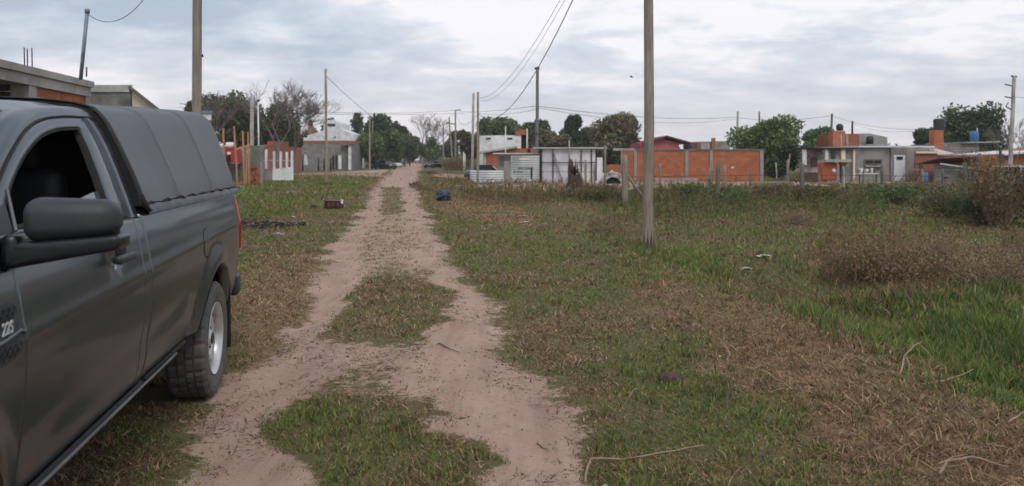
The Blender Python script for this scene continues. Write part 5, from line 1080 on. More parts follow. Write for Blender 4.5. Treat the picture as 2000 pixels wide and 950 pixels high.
# curves of the door top and window, in (y, z)
door_top = [(-1.62, 1.765), (-1.85, 1.757), (-2.02, 1.745), (-2.16, 1.728), (-2.30, 1.697), (-2.42, 1.655), (-2.53, 1.607), (-2.64, 1.552), (-2.75, 1.49), (-2.86, 1.42), (-2.97, 1.34), (-3.01, 1.305)]
win_top = [(-1.80, 1.712), (-1.90, 1.708), (-2.02, 1.70), (-2.14, 1.684), (-2.26, 1.659), (-2.37, 1.625), (-2.47, 1.584), (-2.57, 1.536), (-2.66, 1.486), (-2.745, 1.43), (-2.80, 1.385), (-2.825, 1.352)]
def smooth_curve(p, n=40):
    p = np.array(p, float); d = np.r_[0, np.cumsum(np.hypot(*np.diff(p, axis=0).T))]; tt = np.linspace(0, d[-1], n); q = np.stack([np.interp(tt, d, p[:, 0]), np.interp(tt, d, p[:, 1])], 1)
    for _ in range(3): q[1:-1] = (q[:-2] + 2 * q[1:-1] + q[2:]) / 4
    return q
DT = smooth_curve(door_top); WT = smooth_curve(win_top)
for mir in (False, True):
    # door
    panel('door', -2.85, -1.62, .515, 1.305, mirror=mir); dr = bpy.data.objects[-1] if False else [o for o in PT.o.children if o.name.startswith('door')][-1]
    lo = np.stack([np.linspace(-1.62, -3.01, 40), np.full(40, 1.305)], 1)
    outer = np.vstack([np.stack([np.full(14, -1.62), np.linspace(1.305, 1.765, 14)], 1), DT[1:], lo[::-1][1:]])
    wlo = np.stack([np.linspace(-2.825, -1.845, 40), np.full(40, 1.348)], 1)
    inner = np.vstack([np.stack([np.linspace(-1.845, -1.80, 14), np.linspace(1.348, 1.712, 14)], 1), WT[1:], wlo[1:]])
    m = MB(); kk = [0, .004, .5, .93, 1.0, 1.0, 1.0]; off = [-.003, 0, .002, .003, -.001, -.012, -.03]
    m.grid(lambda i, k: (lambda y, z: (Gx(z) + off[k], y, z))(*(outer[i] * (1 - kk[k]) + inner[i] * kk[k])), range(len(outer)), range(7), flip=False); PT.part('window_frame', m, paint, mirror=mir, parent=dr)
    # black seal round the opening
    cen = np.array([-2.2, 1.5])
    m = MB(); m.grid(lambda i, k: (lambda q: (Gx(q[1]) + (-.004, .000, -.004, -.03)[k], q[0], q[1]))(inner[i] + (cen - inner[i]) * (.0, .018, .045, .055)[k] * np.array([.8, 1.3])), range(len(inner)), range(4)); PT.part('window_seal', m, black, mirror=mir, parent=dr)
    # half lowered pane
    pan = [(-2.80, 1.345), (-1.85, 1.345), (-1.835, 1.437), (-1.93, 1.432), (-2.05, 1.418), (-2.2, 1.39), (-2.4, 1.36), (-2.8, 1.35)]
    m = MB(); m.add([(Gx(z) - .022, y, z) for y, z in pan] + [(Gx(z) - .027, y, z) for y, z in pan], [tuple(range(8)), tuple(range(15, 7, -1))] + [(i, i + 8, (i + 1) % 8 + 8, (i + 1) % 8) for i in range(8)]); PT.part('window_pane', m, wglass, mirror=mir, parent=dr)
    # black corner piece and thin guide bar
    m = MB(); m.add([(Gx(1.35) + .006, -2.98, 1.335), (Gx(1.35) + .008, -2.78, 1.345), (Gx(1.42) + .006, -2.77, 1.44), (Gx(1.39) + .006, -2.90, 1.395)], [(0, 1, 2, 3)]); m.add([(Gx(1.35) - .03, -2.98, 1.335), (Gx(1.35) - .03, -2.78, 1.345), (Gx(1.42) - .03, -2.77, 1.44), (Gx(1.39) - .03, -2.90, 1.395)], [(3, 2, 1, 0)]); PT.part('corner_cover', m, bplas, mirror=mir, parent=dr)
    m = MB(); m.bar((Gx(1.35) + .010, -2.765, 1.346), (Gx(1.49) + .006, -2.70, 1.475), .008, .012); PT.part('guide_bar', m, sillm, mirror=mir, parent=dr)
    # handle
    hx = .950
    m = MB(); m.rbox((hx, -1.985, 1.163), (.030, .20, .036), .013, 4); PT.part('door_handle', m, bplas, mirror=mir, parent=dr)
    m = MB(); m.rbox((hx - .014, -2.06, 1.163), (.03, .03, .03), .01, 2); m.rbox((hx - .014, -1.905, 1.163), (.03, .03, .03), .01, 2); 
    m.rbox((hx - .022, -1.985, 1.196), (.022, .085, .05), .01, 3); PT.part('handle_mount', m, black, mirror=mir, parent=dr)
    m = MB(); m.lathe([(0, .006), (.012, .005), (.014, 0)], c=(S(-1.975, 1.118) + .001, -1.975, 1.118), axis='x', n=14); PT.part('lock', m, steel, mirror=mir, parent=dr)
    # front wing, rear corner of the cab, bed side
    panel('front_wing', -4.15, -2.857, .50, 1.235, holes=((FY, AZ, AR),), mirror=mir, edge=(0, 1, 1, 0))
    panel('cab_corner', -1.617, -1.515, .515, 1.305, mirror=mir)
    m = MB(); zc_ = list(np.linspace(1.305, 1.765, 24)); m.grid(lambda z, k: (Gx(z) + (-.002, 0.001, 0.001, -.016)[k], (-1.619, -1.616, -1.52, -1.515)[k], z), zc_, range(4)); PT.part('rear_pillar', m, paint, mirror=mir)
    panel('bed_side', -1.500, 1.06, .52, 1.315, holes=((0, AZ, AR),), mirror=mir)
    m = MB(); m.grid(lambda y, k: (S(y, 1.315) - (.0, .02, .07, .10)[k], y, (1.315, 1.324, 1.326, 1.30)[k]), list(np.linspace(-1.487, 1.06, 30)), range(4)); PT.part('bed_rail', m, paint, mirror=mir)
    m = MB(); m.grid(lambda y, k: (S(y, 1.235) - (.0, .03, .10)[k], y, (1.235, 1.25, 1.262)[k]), list(np.linspace(-4.15, -2.9, 20)), range(3)); PT.part('wing_top', m, paint, mirror=mir)
    # sill
    m = MB(); m.grid(lambda y, k: ((.872, .885, .885, .86, .80)[k], y, (.52, .51, .50, .488, .484)[k]), [-2.95, -2.2, -1.5], range(5), flip=True); PT.part('sill', m, black, mirror=mir)
    m = MB(); m.rbox((.890, -1.93, .503), (.012, 2.02, .013), .004, 2); m.rbox((.885, -.87, .527), (.012, .12, .016), .004, 2) if False else None; PT.part('sill_strip', m, sillm, mirror=mir)
    m = MB(); m.rbox((.868, -1.05, .508), (.02, .80, .02), .006, 2); PT.part('bed_flange', m, black, mirror=mir)
    # tail lamp
    m = MB(); m.grid(lambda z, k: ((lambda y, o: (S(min(y, 1.06), z) + o, y, z))(*((1.062, .004), (1.075, .016), (1.115, .010), (1.135, -.03), (1.135, -.12))[k])), list(np.linspace(.86, 1.262, 16)), range(5)); 
    PT.part('tail_lamp', m, redl, mirror=mir)
    m = MB(); m.grid(lambda z, k: (S(1.06, z) - (.004, .01, .05)[k], (1.06, 1.12, 1.13)[k], z), list(np.linspace(.56, .855, 6)), range(3)); PT.part('rear_corner', m, paint, mirror=mir)
    # fuel flap ring (near side only) 
    if not mir:
        cy, cz, r = -.30, 1.045, .088
        m = MB(); m.grid(lambda a, k: (S(cy + (r + (-.004, 0, .004)[k]) * math.cos(a), cz + (r + (-.004, 0, .004)[k]) * math.sin(a)) + (.0005, .0025, .0005)[k], cy + (r + (-.004, 0, .004)[k]) * math.cos(a), cz + (r + (-.004, 0, .004)[k]) * math.sin(a)), list(np.linspace(0, 2 * math.pi, 60)), range(3)); PT.part('fuel_flap_gap', m, black)
        m = MB(); m.grid(lambda a, rr: (S(cy + rr * math.cos(a), cz + rr * math.sin(a)) + .003 * (rr < r * .99), cy + rr * math.cos(a), cz + rr * math.sin(a)), list(np.linspace(0, 2 * math.pi, 48)), [0.001, r * .5, r * .9, r * .96]); PT.part('fuel_flap', m, paint)
    # arch liners and mud flap
    for cy in (0.0, FY):
        m = MB(); m.grid(lambda a, x: (x, cy + (AR - .004) * math.cos(a), AZ + (AR - .004) * math.sin(a)), list(np.linspace(-.3, math.pi - .30, 40)), [.30, .6, .90]); m.bb(.28, .31, cy - .45, cy + .45, .5, .95); PT.part('arch_liner', m, black, mirror=mir)
    m = MB(); m.rbox((.80, .47, .45), (.26, .025, .50), .01, 2, rx=.05); PT.part('mud_flap', m, black, mirror=mir)
    # mirror
    m = MB()
    def mfn(q):
        q = q.copy(); u = q.x / .135; q.y *= (1 - .25 * max(0, u)); q.z *= (1 - .24 * max(0, u) ** 2) if q.z > 0 else (1 - .36 * max(0, u))
        if q.y > 0: return q
        q.y -= .018 * (1 - u * u) * (1 - (q.z / .08) ** 2); return q
    m.rbox((1.052, -2.83, 1.386), (.280, .115, .138), .050, 7, fn=mfn, rz=-.05); mo = PT.part('mirror', m, bplas, mirror=mir, parent=dr)
    m = MB(); m.rbox((1.033, -2.828, 1.297), (.335, .114, .064), .017, 5, rz=-.05, fn=lambda q: Vector((q.x, q.y, q.z * (1 - .28 * q.x / .167) + .020 * q.x / .167))); m.rbox((.885, -2.81, 1.295), (.05, .14, .10), .02, 3); PT.part('mirror_arm', m, M_('gloss_black_arm', (.014, .015, .018), rough=.3, bump=0) if 'gloss_black_arm' not in bpy.data.materials else bpy.data.materials['gloss_black_arm'], mirror=mir, parent=dr)
    m = MB(); m.rbox((1.065, -2.764, 1.38), (.20, .006, .11), .002, 1); PT.part('mirror_glass', m, wglass, mirror=mir, parent=dr)
    # vent insert on the wing
    cyv = -2.985
    m = MB(); vp = [(-3.22, 1.135), (-2.93, 1.150), (-2.90, 1.135), (-2.885, 1.09), (-2.872, 1.065), (-2.868, 1.035), (-2.90, 1.0), (-2.96, .985), (-3.05, .98), (-3.22, .995)]
    m.add([(S(y, z) + .007, y, z) for y, z in vp] + [(S(y, z) - .01, y, z) for y, z in vp], [tuple(range(10)), tuple(range(19, 9, -1))] + [(i, i + 10, (i + 1) % 10 + 10, (i + 1) % 10) for i in range(10)]); vn = PT.part('vent_insert', m, bplas, mirror=mir)
    m = MB(); m.tube([(S(y, z) + .010, y, z) for y, z in ((-3.2, 1.045), (-3.0, 1.052), (-2.90, 1.062), (-2.875, 1.05))], .006, 6); PT.part('vent_bar', m, sillm, mirror=mir, parent=vn)
    for rows in (((0, 1.128), (1, 1.112)), ((0, 1.022), (1, 1.008))):
        m = MB()
        for (rw, zc3) in rows:
            for i in range(8):
                y = -2.925 - i * .034 - rw * .017
                m.lathe([(.0115, 0), (.0135, .003), (.0155, 0)], c=(S(y, zc3) + .008, y, zc3), axis='x', n=6)
        PT.part('vent_mesh', m, iron, mirror=mir, parent=vn)
bw = M_('badge_white', (.62, .62, .62), bump=0)
cu = text_part(PT, '22S', .052, (0, 0, 0), 0, 0, bw, name='badge', ext=.0015, local=True)
cu.parent = vn if False else [o for o in PT.o.children if o.name.startswith('vent_insert')][0]
cu.rotation_euler = (R(90), 0, R(90)); cu.location = (S(-2.98, 1.08) + .0105, -3.012, 1.066); cu.scale = (.92, 1, 1)
# roof, windscreen, bonnet
r1 = [(Gx(z), y, z) for y, z in DT]; r1 = [(r1[0][0], -1.515, 1.766)] + r1
def r2f(i):
    x, y, z = r1[i]; t = i / (len(r1) - 1); return (x - .085 + .01 * t, y - .045 * min(1, t * 3), z + .048 * (1 - .6 * t))
nr1 = len(r1)
for mir in (False, True):
    m = MB(); m.grid(lambda i, k: (lambda a, c, s: (a[0] + (c[0] - a[0]) * s + .010 * math.sin(s * math.pi) - .004 * (k == 0) , a[1] + (c[1] - a[1]) * s, a[2] + (c[2] - a[2]) * s + .012 * math.sin(s * math.pi) + .004 * (k > 0) * (k < 7)))(r1[i], r2f(i), k / 7), range(nr1), range(8)); PT.part('roof_rail', m, paint, mirror=mir)
    m = MB(); m.tube([(r1[i][0] - .001, r1[i][1], r1[i][2] + .001) for i in range(nr1)], .0055, 6); PT.part('door_gutter', m, black, mirror=mir)
ih = next(i for i in range(nr1) if r1[i][1] < -2.36)
m = MB(); us = np.linspace(-1, 1, 25)
m.grid(lambda i, u: (lambda a: (a[0] * u, a[1] - .05 * (1 - u * u) * (i / ih), a[2] + .034 * (1 - abs(u) ** 2.4) + .006 * (abs(abs(u) - .78) < .08)))(r2f(i)), list(range(0, ih + 1)), list(us), flip=True); PT.part('roof', m, paint)
m = MB(); m.grid(lambda i, u: (lambda a: (a[0] * u, a[1] - (.05 + .13 * (i - ih) / (nr1 - ih)) * (1 - u * u), a[2] + .034 * (1 - u * u) * (1 - (i - ih) / (nr1 - ih))))(r2f(i)), list(range(ih, nr1)), list(us), flip=True); PT.part('windscreen', m, glass_d)
m = MB(); m.grid(lambda y, u: (u * (.80 - .12 * max(0, (-3.3 - y) / .9) ** 2), y - .06 * (1 - u * u), 1.262 - .10 * ((-3.0 - y) / 1.15) ** 2 + .035 * (1 - abs(u) ** 3)), list(np.linspace(-3.0, -4.12, 20)), list(np.linspace(-1, 1, 25))); PT.part('bonnet', m, paint)
m = MB(); m.rbox((0, -4.2, .86), (1.2, .12, .34), .04, 3); PT.part('grille', m, black)
m = MB(); m.rbox((0, -4.22, .58), (1.72, .24, .26), .07, 4); PT.part('front_bumper', m, paint)
for s in (-1, 1): m = MB(); m.rbox((s * .68, -4.1, .96), (.3, .2, .2), .05, 3); PT.part('headlight', m, zinc_w)
# rear of the cab, tailgate, bumper, floor
m = MB(); m.bb(-.86, .86, -1.51, -1.495, .5, 1.3); m.prism([(-.86, 1.3), (.86, 1.3), (.66, 1.76), (-.66, 1.76)], -1.512, -1.497); PT.part('cab_back', m, black)
m = MB(); m.rbox((0, 1.10, .92), (1.70, .06, .74), .015, 2); PT.part('tailgate', m, paint)
m = MB(); m.rbox((0, 1.20, .55), (1.74, .16, .17), .03, 3); PT.part('rear_bumper', m, bplas)
m = MB(); m.bb(-.62, .62, -4.1, 1.08, .40, .56); m.bb(-.84, .84, -2.9, -.55, .50, .54); m.bb(-.84, .84, -1.49, 1.06, .9, .94); PT.part('chassis', m, black)
m = MB(); m.tube([(-.7, 0, .375), (.7, 0, .375)], .045, 8); m.tube([(-.7, FY, .375), (.7, FY, .375)], .04, 8); m.rbox((0, 0, .375), (.26, .3, .28), .08, 3); PT.part('axle', m, black)
# cab interior
m = MB(); m.bb(-.80, .80, -3.05, -1.53, .54, .62); m.rbox((0, -3.0, 1.12), (1.5, .36, .32), .08, 3); PT.part('dashboard', m, inter)
for s in (-1, 1):
    m = MB(); m.rbox((s * .38, -2.15, .92), (.52, .5, .2), .06, 3); m.rbox((s * .38, -1.78, 1.22), (.50, .16, .62), .06, 4, rx=-.14); m.rbox((s * .38, -1.70, 1.60), (.26, .10, .17), .04, 3, rx=-.1); PT.part('seat', m, inter)
m = MB(); m.lathe([(.168, -.012), (.182, 0), (.168, .012), (.158, 0), (.168, -.012)], c=(.38, -2.62, 1.27), axis='y', n=28); m.bar((.22, -2.62, 1.27), (.54, -2.62, 1.27), .03, .02); PT.part('steering_wheel', m, inter)
m = MB(); m.grid(lambda y, u: (.60 * u, y, 1.755), [-2.35, -1.53], [-1, 1]); PT.part('headlining', m, inter)
# canopy
CZ = [(1.350, .862), (1.42, .845), (1.50, .812), (1.58, .775), (1.66, .738), (1.735, .700), (1.775, .672), (1.803, .635), (1.824, .565), (1.838, .43), (1.846, .22), (1.848, 0)]
def can(y, k, off=0.0):
    z, x = CZ[k]; t = (y + 1.5) / 2.6; z2 = 1.35 + (z - 1.35) * (1 + .27 * t); f = min(1, (z - 1.35) / .1)
    rib = sum(math.exp(-((y - ry) / .022) ** 2) for ry in (-.745, .17)); sag = -.012 * (math.sin(min(1, max(0, (y + 1.42) / .67)) * math.pi) + math.sin(min(1, max(0, (y + .745) / .915)) * math.pi) + math.sin(min(1, max(0, (y - .17) / .88)) * math.pi))
    o = (.007 * rib + sag * (k < 7)) * f + off
    if y > .98: e_ = (y - .98) / .09; x -= .02 * e_ * e_ * (x > .1); z2 -= .02 * e_ * e_ * (k > 6)
    return x + o, z2 + (o if k > 6 else 0)
ysn = sorted(set(list(np.round(np.linspace(-1.40, 1.07, 90), 3)) + [-.765, -.745, -.725, .15, .17, .19]))
nk = len(CZ)
# resample the section smoothly
def canf(y, s, off=0.0):
    k = min(nk - 2, int(s)); f = s - k; a = can(y, k, off); c = can(y, k + 1, off); return (a[0] + (c[0] - a[0]) * f, a[1] + (c[1] - a[1]) * f)
ss = [i * .5 for i in range(2 * (nk - 1) + 1)]
full = [(s, 1) for s in ss] + [(s, -1) for s in ss[::-1][1:]]
m = MB(); m.grid(lambda y, q: (lambda a: (a[0] * q[1], y, a[1]))(canf(y, q[0])), ysn, full, flip=True)
m.add([(lambda a: (a[0] * q[1], 1.07, a[1]))(canf(1.07, q[0])) for q in full], [tuple(range(len(full)))[::-1]]); cano = PT.part('canopy', m, vinyl)
m = MB()
m.grid(lambda j, q: (lambda a: (a[0] * q[1], (-1.49, -1.485, -1.425, -1.41)[j], a[1] + (.010 if j < 3 else .001) * min(1, max(0, q[0] - 1))))(canf(-1.42, q[0], (.004, .009, .009, .001)[j])), range(4), full, flip=True)
m.add([(lambda a: (a[0] * q[1], -1.488, a[1]))(canf(-1.42, q[0], .006)) for q in full], [tuple(range(len(full)))]); PT.part('canopy_front_edge', m, black, parent=cano)
for mir in (False, True):
    m = MB(); m.grid(lambda y, k: ((.861, .870, .878, .880)[k] + .002 * math.sin(y * 31) * (k > 0), y, (1.356, 1.345, 1.325, 1.305)[k]), list(np.linspace(-1.40, 1.08, 140)), range(4), flip=True); PT.part('canopy_skirt', m, vinyl, mirror=mir, parent=cano)
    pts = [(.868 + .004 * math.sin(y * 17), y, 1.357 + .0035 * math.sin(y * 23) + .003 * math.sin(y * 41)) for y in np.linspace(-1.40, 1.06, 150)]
    m = MB(); m.tube(pts, [.0045 + .002 * math.sin(i * .35) for i in range(150)], 6); PT.part('canopy_shadow_line', m, black, mirror=mir, parent=cano)  # black wavy tube in place of the shadow under the canopy's bottom edge
    m = MB(); m.tube([(.862, -1.46, 1.40), (.885, -1.47, 1.345), (.882, -1.40, 1.325), (.875, -1.33, 1.318)], [.012, .015, .010, .005], 6); PT.part('canopy_tie', m, black, mirror=mir, parent=cano)
# wheels
def wheel(side, cy):
    wx = .805
    m = MB(); nseg = 104; Rr = .378; prof = [(.232, -.105), (.26, -.118), (.31, -.127), (.345, -.124), (.366, -.112), (Rr, -.098), (Rr + .001, -.06), (Rr + .001, -.056), (Rr - .009, -.054), (Rr - .009, -.046), (Rr + .002, -.044), (Rr + .002, -.006), (Rr - .009, -.004), (Rr - .009, .004), (Rr + .002, .006), (Rr + .002, .044), (Rr - .009, .046), (Rr - .009, .054), (Rr + .001, .056), (Rr + .001, .06), (Rr, .098), (.366, .112), (.345, .124), (.31, .127), (.26, .118), (.232, .105)]
    vs = []; fs = []; k = len(prof)
    for i in range(nseg):
        for j, (r, h) in enumerate(prof):
            rr = r
            if 4 <= j <= k - 5 and r > .365:
                ph = (i + (2 if j > k / 2 else 0)) % 4
                if ph == 0 and (j < 8 or j > k - 9 or 10 <= j <= 11 or 14 <= j <= 15): rr = r - .009
            a = 2 * math.pi * (i + (.35 * math.sin(j) if 9 < j < 16 else 0)) / nseg; vs.append((wx + h, cy + rr * math.cos(a), .378 + rr * math.sin(a)))
    for i in range(nseg):
        for j in range(k - 1): a, b = i * k, ((i + 1) % nseg) * k; fs.append((a + j, b + j, b + j + 1, a + j + 1))
    w_ = MB(); w_.add(vs, fs, False); sfx = None
    hub = bpy.data.objects.new('wheel', None); col.objects.link(hub); hub.parent = PT.o
    mir = side < 0
    PT.part('tyre', w_, rub, parent=hub, mirror=mir)
    m = MB(); c0 = (wx, cy, .378)
    m.lathe([(.232, -.10), (.215, -.08), (.205, 0), (.212, .06), (.214, .085), (.232, .112), (.238, .118), (.236, .108), (.226, .10)], c=c0, axis='x', n=64)
    m.lathe([(.209, .03), (.190, .035), (.178, .058), (.150, .078), (.128, .082), (.108, .066), (.095, .058), (.072, .056), (.06, .062), (.052, .066), (.050, .085), (.035, .09), (0, .09)], c=c0, axis='x', n=64); rm = PT.part('rim', m, steel, parent=hub, mirror=mir)
    m = MB()
    for i in range(12):
        a = 2 * math.pi * i / 12 + .1; y, z = cy + .163 * math.cos(a), .378 + .163 * math.sin(a); u_ = Vector((0, -math.sin(a), math.cos(a))); v_ = Vector((0, math.cos(a), math.sin(a)))
        pts = [Vector((wx + .0705 - .01 * math.sin(t) , y, z)) + u_ * .026 * math.cos(t) + v_ * .014 * math.sin(t) for t in np.linspace(0, 2 * math.pi, 13)[:-1]]; m.add(pts, [tuple(range(12))])
    PT.part('rim_slots', m, black, parent=hub, mirror=mir)
    m = MB()
    for i in range(6): a = 2 * math.pi * i / 6; m.lathe([(.011, 0), (.011, .016), (0, .018)], c=(wx + .057, cy + .075 * math.cos(a), .378 + .075 * math.sin(a)), axis='x', n=6)
    m.lathe([(.04, .085), (.036, .096), (0, .098)], c=c0, axis='x', n=20); PT.part('hub_cap', m, iron, parent=hub, mirror=mir)
for sd_ in (1, -1):
    for cy in (0.0, FY): wheel(sd_, cy)

# ------------------------------------------------------------------ litter and small things in the grass
def g3(px, py): p = gp(px, py); return p
p = g3(655, 408); t = Thing('broken_crate', 'dark reddish brown overturned crate with a white scrap lying on the left verge', 'crate', p); D = p.y
m = MB(); wX = (672 - 638) / F * D; m.rbox((p.x - .04, D, .15), (wX, .35, .27), .015, 2, ry=.05)
t.part('shell', m, M_('wet_red_wood', (.09, .025, .02), c2=(.035, .012, .01), scale=6))
for i in range(3): m = MB(); m.bb(p.x - wX * .36 + i * wX * .25, p.x - wX * .36 + i * wX * .25 + .07, D - .185, D - .178, .09, .22); t.part('gap', m, M_('crate_gap', (.12, .07, .07), bump=0) if 'crate_gap' not in bpy.data.materials else bpy.data.materials['crate_gap'])
m = MB(); m.bar((p.x - wX * .52, D - .2, .285), (p.x + wX * .45, D - .2, .265), .03, .03); t.part('top_rail', m, wood_g)
m = MB(); m.add([(p.x + wX * .36, D - .2, .30), (p.x + wX * .52, D - .18, .30), (p.x + wX * .50, D - .2, .16), (p.x + wX * .40, D - .22, .20)], [(0, 1, 2, 3)]); m.add([(p.x + wX * .36, D - .16, .30), (p.x + wX * .52, D - .15, .30), (p.x + wX * .50, D - .16, .16), (p.x + wX * .40, D - .18, .20)], [(3, 2, 1, 0)]); t.part('scrap', m, white_p, label='white torn scrap')
p = g3(613, 407); m = MB(); m.rbox((p.x, p.y, .055), (.19, .14, .12), .02, 2, rz=.3); single('small_box', m, wood_d, 'small dark block lying left of the reddish crate', 'block', p)
p = g3(866, 392); m = MB(); 
def bag(q): q = q.copy(); s_ = 1 + .18 * math.sin(q.x * 17 + q.z * 9) + .1 * math.sin(q.z * 31 + q.x * 13); return Vector((q.x * s_, q.y * s_, q.z * (1 + .12 * math.sin(q.x * 23))))
bm = bmesh.new(); bmesh.ops.create_icosphere(bm, subdivisions=4, radius=1); vs = []
for v in bm.verts:
    c = v.co; k = .62 + .75 * fbm(np.array([c.x * 3.1 + 20 + c.y * 1.3]), np.array([c.z * 3.7 + c.y * 2 + 9]), 4)[0]; k *= min(1.25, 1 / max(.72, max(abs(c.x), abs(c.z)))); vs.append((p.x + c.x * .235 * k + .02 * c.z, p.y + c.y * .2 * k, max(.0, .17 + c.z * .20 * k)))
m.add(vs, [tuple(v.index for v in f.verts) for f in bm.faces], True); bm.free()
single('rubbish_bag', m, M_('navy_bag', (.035, .06, .12), rough=.3, c2=(.02, .03, .06), scale=9, bump=.5), 'crumpled navy blue rubbish bag at the right edge of the dirt road', 'bag', p)
def litter(lb, px, py, w_, seed, mat, h=.04, name='plastic_scrap', cat='litter'):
    p = g3(px, py); g = np.random.default_rng(seed); k = 7; m = MB()
    m.grid(lambda i, j: (p.x + w_ * (i / k - .5) * (1 + .2 * math.sin(j * 2 + seed)), p.y + w_ * .6 * (j / k - .5), p.z + .012 + h * (fbm(np.array([i * .9 + seed]), np.array([j * .9]), 2)[0]) * math.sin(math.pi * i / k) + .003), range(k + 1), range(k + 1)); single(name, m, mat, lb, cat, p, 'litter in the grass')
wp = M_('white_plastic', (.68, .70, .74), rough=.4, bump=0); dirtw = M_('dirty_white', (.5, .46, .42), rough=.6, bump=0)
litter('white flattened plastic scrap on the bare orange patch, lower of two', 1027, 436, .28, 1, wp, .04)
litter('off white scrap just above the lower one on the orange patch', 1021, 425, .30, 2, dirtw, .05)
litter('white plastic sheet scrap in the grass right of the big pole', 1494, 499, .24, 3, wp, .05)
litter('smaller white scrap lower left of the plastic sheet scrap', 1458, 507, .18, 4, dirtw, .05)
litter('tiny white scrap nearest to the foot of the big pole', 1357, 493, .09, 5, wp, .05)
litter('small pale scrap on the left verge below the ash heap', 543, 459, .16, 6, wp, .05)
litter('tiny white scrap right of the ash heap', 573, 426, .12, 7, wp, .05)
litter('white flat scrap at the foot of the timber props', 467, 366, .5, 8, dirtw, .1)
litter('small white curled scrap at the bottom edge of the photo', 1182, 945, .035, 9, wp, .02)
# ash heap: uncountable small bits
g = np.random.default_rng(5); V = []; T = []; C = []
for i in range(900):
    px = 470 + 125 * g.random() ** 1.2; py = 442 + g.normal() * 4.5 * (1 - (px - 470) / 160); D = GD(max(425, py)); q = np.array([X(px, D), D, zg(X(px, D), D) + abs(g.normal()) * .05 * (1 - (px - 470) / 140)]); s_ = g.uniform(.02, .07)
    a = g.normal(size=(3, 3)) * s_; a[:, 2] = abs(a[:, 2]) * .6; b0 = len(V); V += [q + a[0], q + a[1], q + a[2]]; T.append((b0, b0 + 1, b0 + 2)); c = [(.05, .04, .05), (.10, .07, .075), (.02, .018, .02), (.2, .17, .18), (.16, .08, .05)][g.integers(5)]; C += [c] * 3
tag(fast_mesh('ash_heap', np.array(V), np.array(T), grass_m, dict(tint=np.array(C))), 'charred ash and burnt rubbish spread on the grass left of the road', 'ash heap', kind='stuff')
def stick(lb, pts, r, mat, name='stick', side=()):
    w3 = [gp(a, b, h) for a, b, h in pts]; m = MB(); nn2 = len(w3); fine = []
    for i in range(nn2 - 1):
        for k in range(4): q = w3[i].lerp(w3[i + 1], k / 4) + Vector((random.uniform(-.004, .004), random.uniform(-.004, .004), random.uniform(-.002, .002))); fine.append(q)
    fine.append(w3[-1]); m.tube(fine, [r * (1 - .6 * i / len(fine)) for i in range(len(fine))], 6)
    for sp in side: m.tube([gp(a, b, h) for a, b, h in sp], [r * .6, r * .3] if len(sp) == 2 else [r * .6] * (len(sp) - 1) + [r * .25], 5)
    single(name, m, mat, lb, 'stick', w3[0], 'fallen sticks and twigs')
sw = M_('dry_stick', (.32, .225, .165), c2=(.2, .13, .09), scale=9, bump=.2); sdk = M_('dark_twig', (.13, .08, .06), scale=9, bump=.2)
stick('long curved dry stick lying on the grass at the bottom right of the dirt track', [(1142, 932, .01), (1148, 912, .035), (1156, 899, .045), (1220, 897, .02), (1300, 889, .02), (1375, 880, .03)], .007, sw)
stick('pale forked dead branch standing at the ditch edge on the right', [(1758, 752, .0), (1768, 720, .08), (1785, 700, .16), (1800, 690, .2)], .008, sw, side=([(1795, 694, .18), (1812, 705, .15), (1826, 712, .10)], [(1768, 722, .08), (1776, 738, .05), (1774, 752, .0)]))
stick('long thin pale stalk lying towards the right along the ditch edge', [(1800, 775, .02), (1850, 768, .05), (1885, 757, .10), (1902, 747, .14)], .005, sw)
stick('bent reddish stem arching over the straw', [(1416, 808, .0), (1425, 782, .07), (1450, 776, .08), (1510, 778, .05)], .005, sdk)
stick('upright brown dead stem leaning right beside the straw strip', [(1440, 640, 0), (1465, 606, .18), (1495, 574, .38)], .006, sdk, side=([(1478, 590, .28), (1478, 560, .40)], [(1490, 578, .34), (1512, 568, .42)]))
stick('short pale stick on the straw near the ditch', [(1672, 716, .01), (1706, 734, .015)], .006, sw)
stick('pale bleached stick at the right edge of the frame', [(1968, 848, .01), (2004, 822, .05)], .007, sw)
stick('thick curved root in the bottom right corner', [(1835, 945, .02), (1850, 932, .05), (1900, 930, .06), (1970, 942, .03)], .009, sw)
stick('small dark twig on the grass between straw and track', [(1118, 650, .01), (1140, 662, .01), (1160, 664, .015)], .006, sw)
stick('thin dark twig on the bare dirt of the right rut', [(858, 672, .01), (880, 684, .01), (898, 689, .01)], .005, sdk)
stick('thin dark twig near the lower end of the right rut', [(1048, 858, .01), (1062, 868, .01), (1072, 872, .012)], .004, sdk)
stick('pale straw stick on the shaded grass beside the pickup', [(238, 858, .02), (256, 846, .02)], .005, sw)
stick('thin yellowish stalk curved over the grass right of the track', [(1228, 780, .01), (1240, 768, .03), (1258, 758, .02)], .004, sw)
# clod of earth
p = g3(1310, 742); bm = bmesh.new(); bmesh.ops.create_icosphere(bm, subdivisions=4, radius=1); vs = []
for v in bm.verts:
    c = v.co; k = .8 + .45 * fbm(np.array([c.x * 3 + 9]), np.array([c.y * 3 + c.z * 2.3 + 4]), 4)[0]; vs.append((p.x + c.x * .085 * k, p.y + c.y * .06 * k, p.z + .01 + max(-.01, c.z * .05 * k)))
m = MB(); m.add(vs, [tuple(v.index for v in f.verts) for f in bm.faces], True); bm.free()
for i in range(40): a = random.uniform(0, 6.28); q = p + Vector((math.cos(a) * .05, math.sin(a) * .04, .035)); m.tube([q, q + Vector((math.cos(a) * random.uniform(.02, .07), math.sin(a) * .03, random.uniform(-.03, .03)))], [.002, .001], 4)
single('earth_clod', m, M_('root_clod', (.13, .085, .065), c2=(.06, .038, .03), scale=30, bump=.8), 'round brown clod of earth and roots on the grass right of the track', 'clod', p)
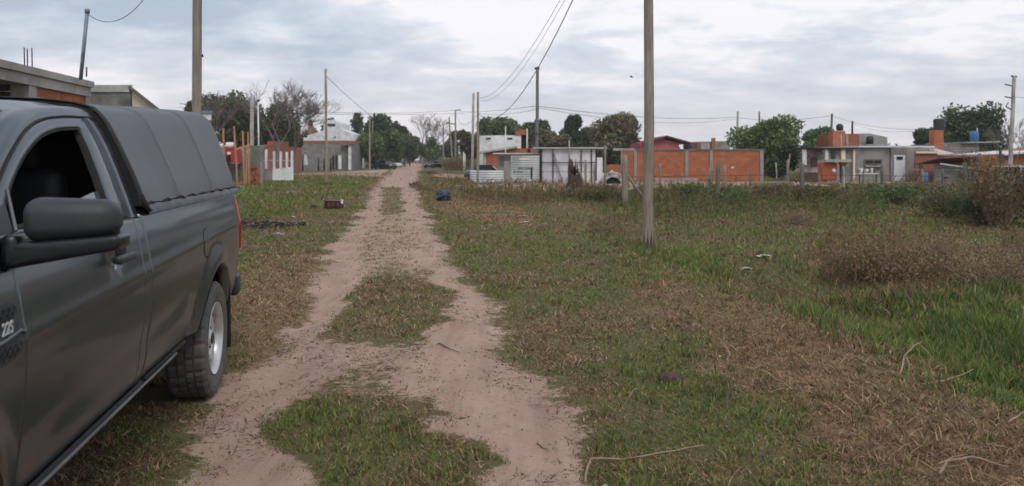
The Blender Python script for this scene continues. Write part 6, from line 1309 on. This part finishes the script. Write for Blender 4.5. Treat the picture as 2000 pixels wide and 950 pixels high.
# small pebbles on the bare earth: uncountable
g = np.random.default_rng(9); V = []; T = []; C = []
for i in range(550):
    py = HY + F * HC / math.exp(g.uniform(math.log(3.2), math.log(16))); px = g.uniform(380, 1180); q = G(px, py)
    if cover(np.array([q.x]), np.array([q.y]))[0][0] < .6: continue
    s_ = g.uniform(.004, .013) * (1 + q.y * .06); z0 = zg(q.x, q.y); b0 = len(V); a0 = g.uniform(0, 6.28)
    ring = [np.array([q.x + s_ * math.cos(a0 + k * 1.57) * g.uniform(.7, 1.3), q.y + s_ * math.sin(a0 + k * 1.57), z0 - .002]) for k in range(4)]; V += ring + [np.array([q.x, q.y, z0 + s_ * .7])]
    T += [(b0 + k, b0 + (k + 1) % 4, b0 + 4) for k in range(4)]; C += [np.array([(.13, .09, .07), (.22, .17, .14), (.07, .05, .04), (.3, .25, .2)][g.integers(4)])] * 5
tag(fast_mesh('pebbles', np.array(V), np.array(T), grass_m, dict(tint=np.array(C))), 'small pebbles and crumbs scattered over the bare dirt ruts', 'pebbles', kind='stuff')
# a flowering weed and a bird
p = g3(1398, 730); t = Thing('yellow_flower', 'thin weed stalk with a small yellow flower on the grass before the straw', 'flower', p)
m = MB(); m.tube([p, p + Vector((-.01, 0, .1)), p + Vector((-.014, .0, .2))], [.003, .0025, .0015], 5); m.tube([p + Vector((-.003, 0, .05)), p + Vector((.03, 0, .13))], [.002, .0015], 4); t.part('stem', m, sdk)
m = MB(); m.lathe([(0, .003), (.006, .004), (.012, 0)], c=p + Vector((.031, 0, .132)), n=8); t.part('bloom', m, M_('yellow_petals', (.7, .6, .05), bump=0))
bp = P(1233, 151, 60); m = MB(); m.tube([bp + Vector((-.12, 0, 0)), bp + Vector((-.04, 0, .02)), bp + Vector((.06, 0, .02)), bp + Vector((.16, 0, 0))], [.01, .05, .05, .012], 7); b_o = single('bird', m, iron, 'small dark bird flying right above the brown tree', 'bird', bp)
m = MB(); m.add([(bp.x + .04, bp.y, bp.z + .03), (bp.x - .04, bp.y, bp.z + .03), (bp.x - .10, bp.y - .28, bp.z + .12), (bp.x - .0, bp.y - .12, bp.z + .1)], [(0, 1, 2, 3)]); m.add([(bp.x + .04, bp.y, bp.z + .03), (bp.x - .04, bp.y, bp.z + .03), (bp.x - .10, bp.y + .28, bp.z + .12), (bp.x - .0, bp.y + .12, bp.z + .1)], [(3, 2, 1, 0)]); m.build('wings', iron, b_o, origin=bp)
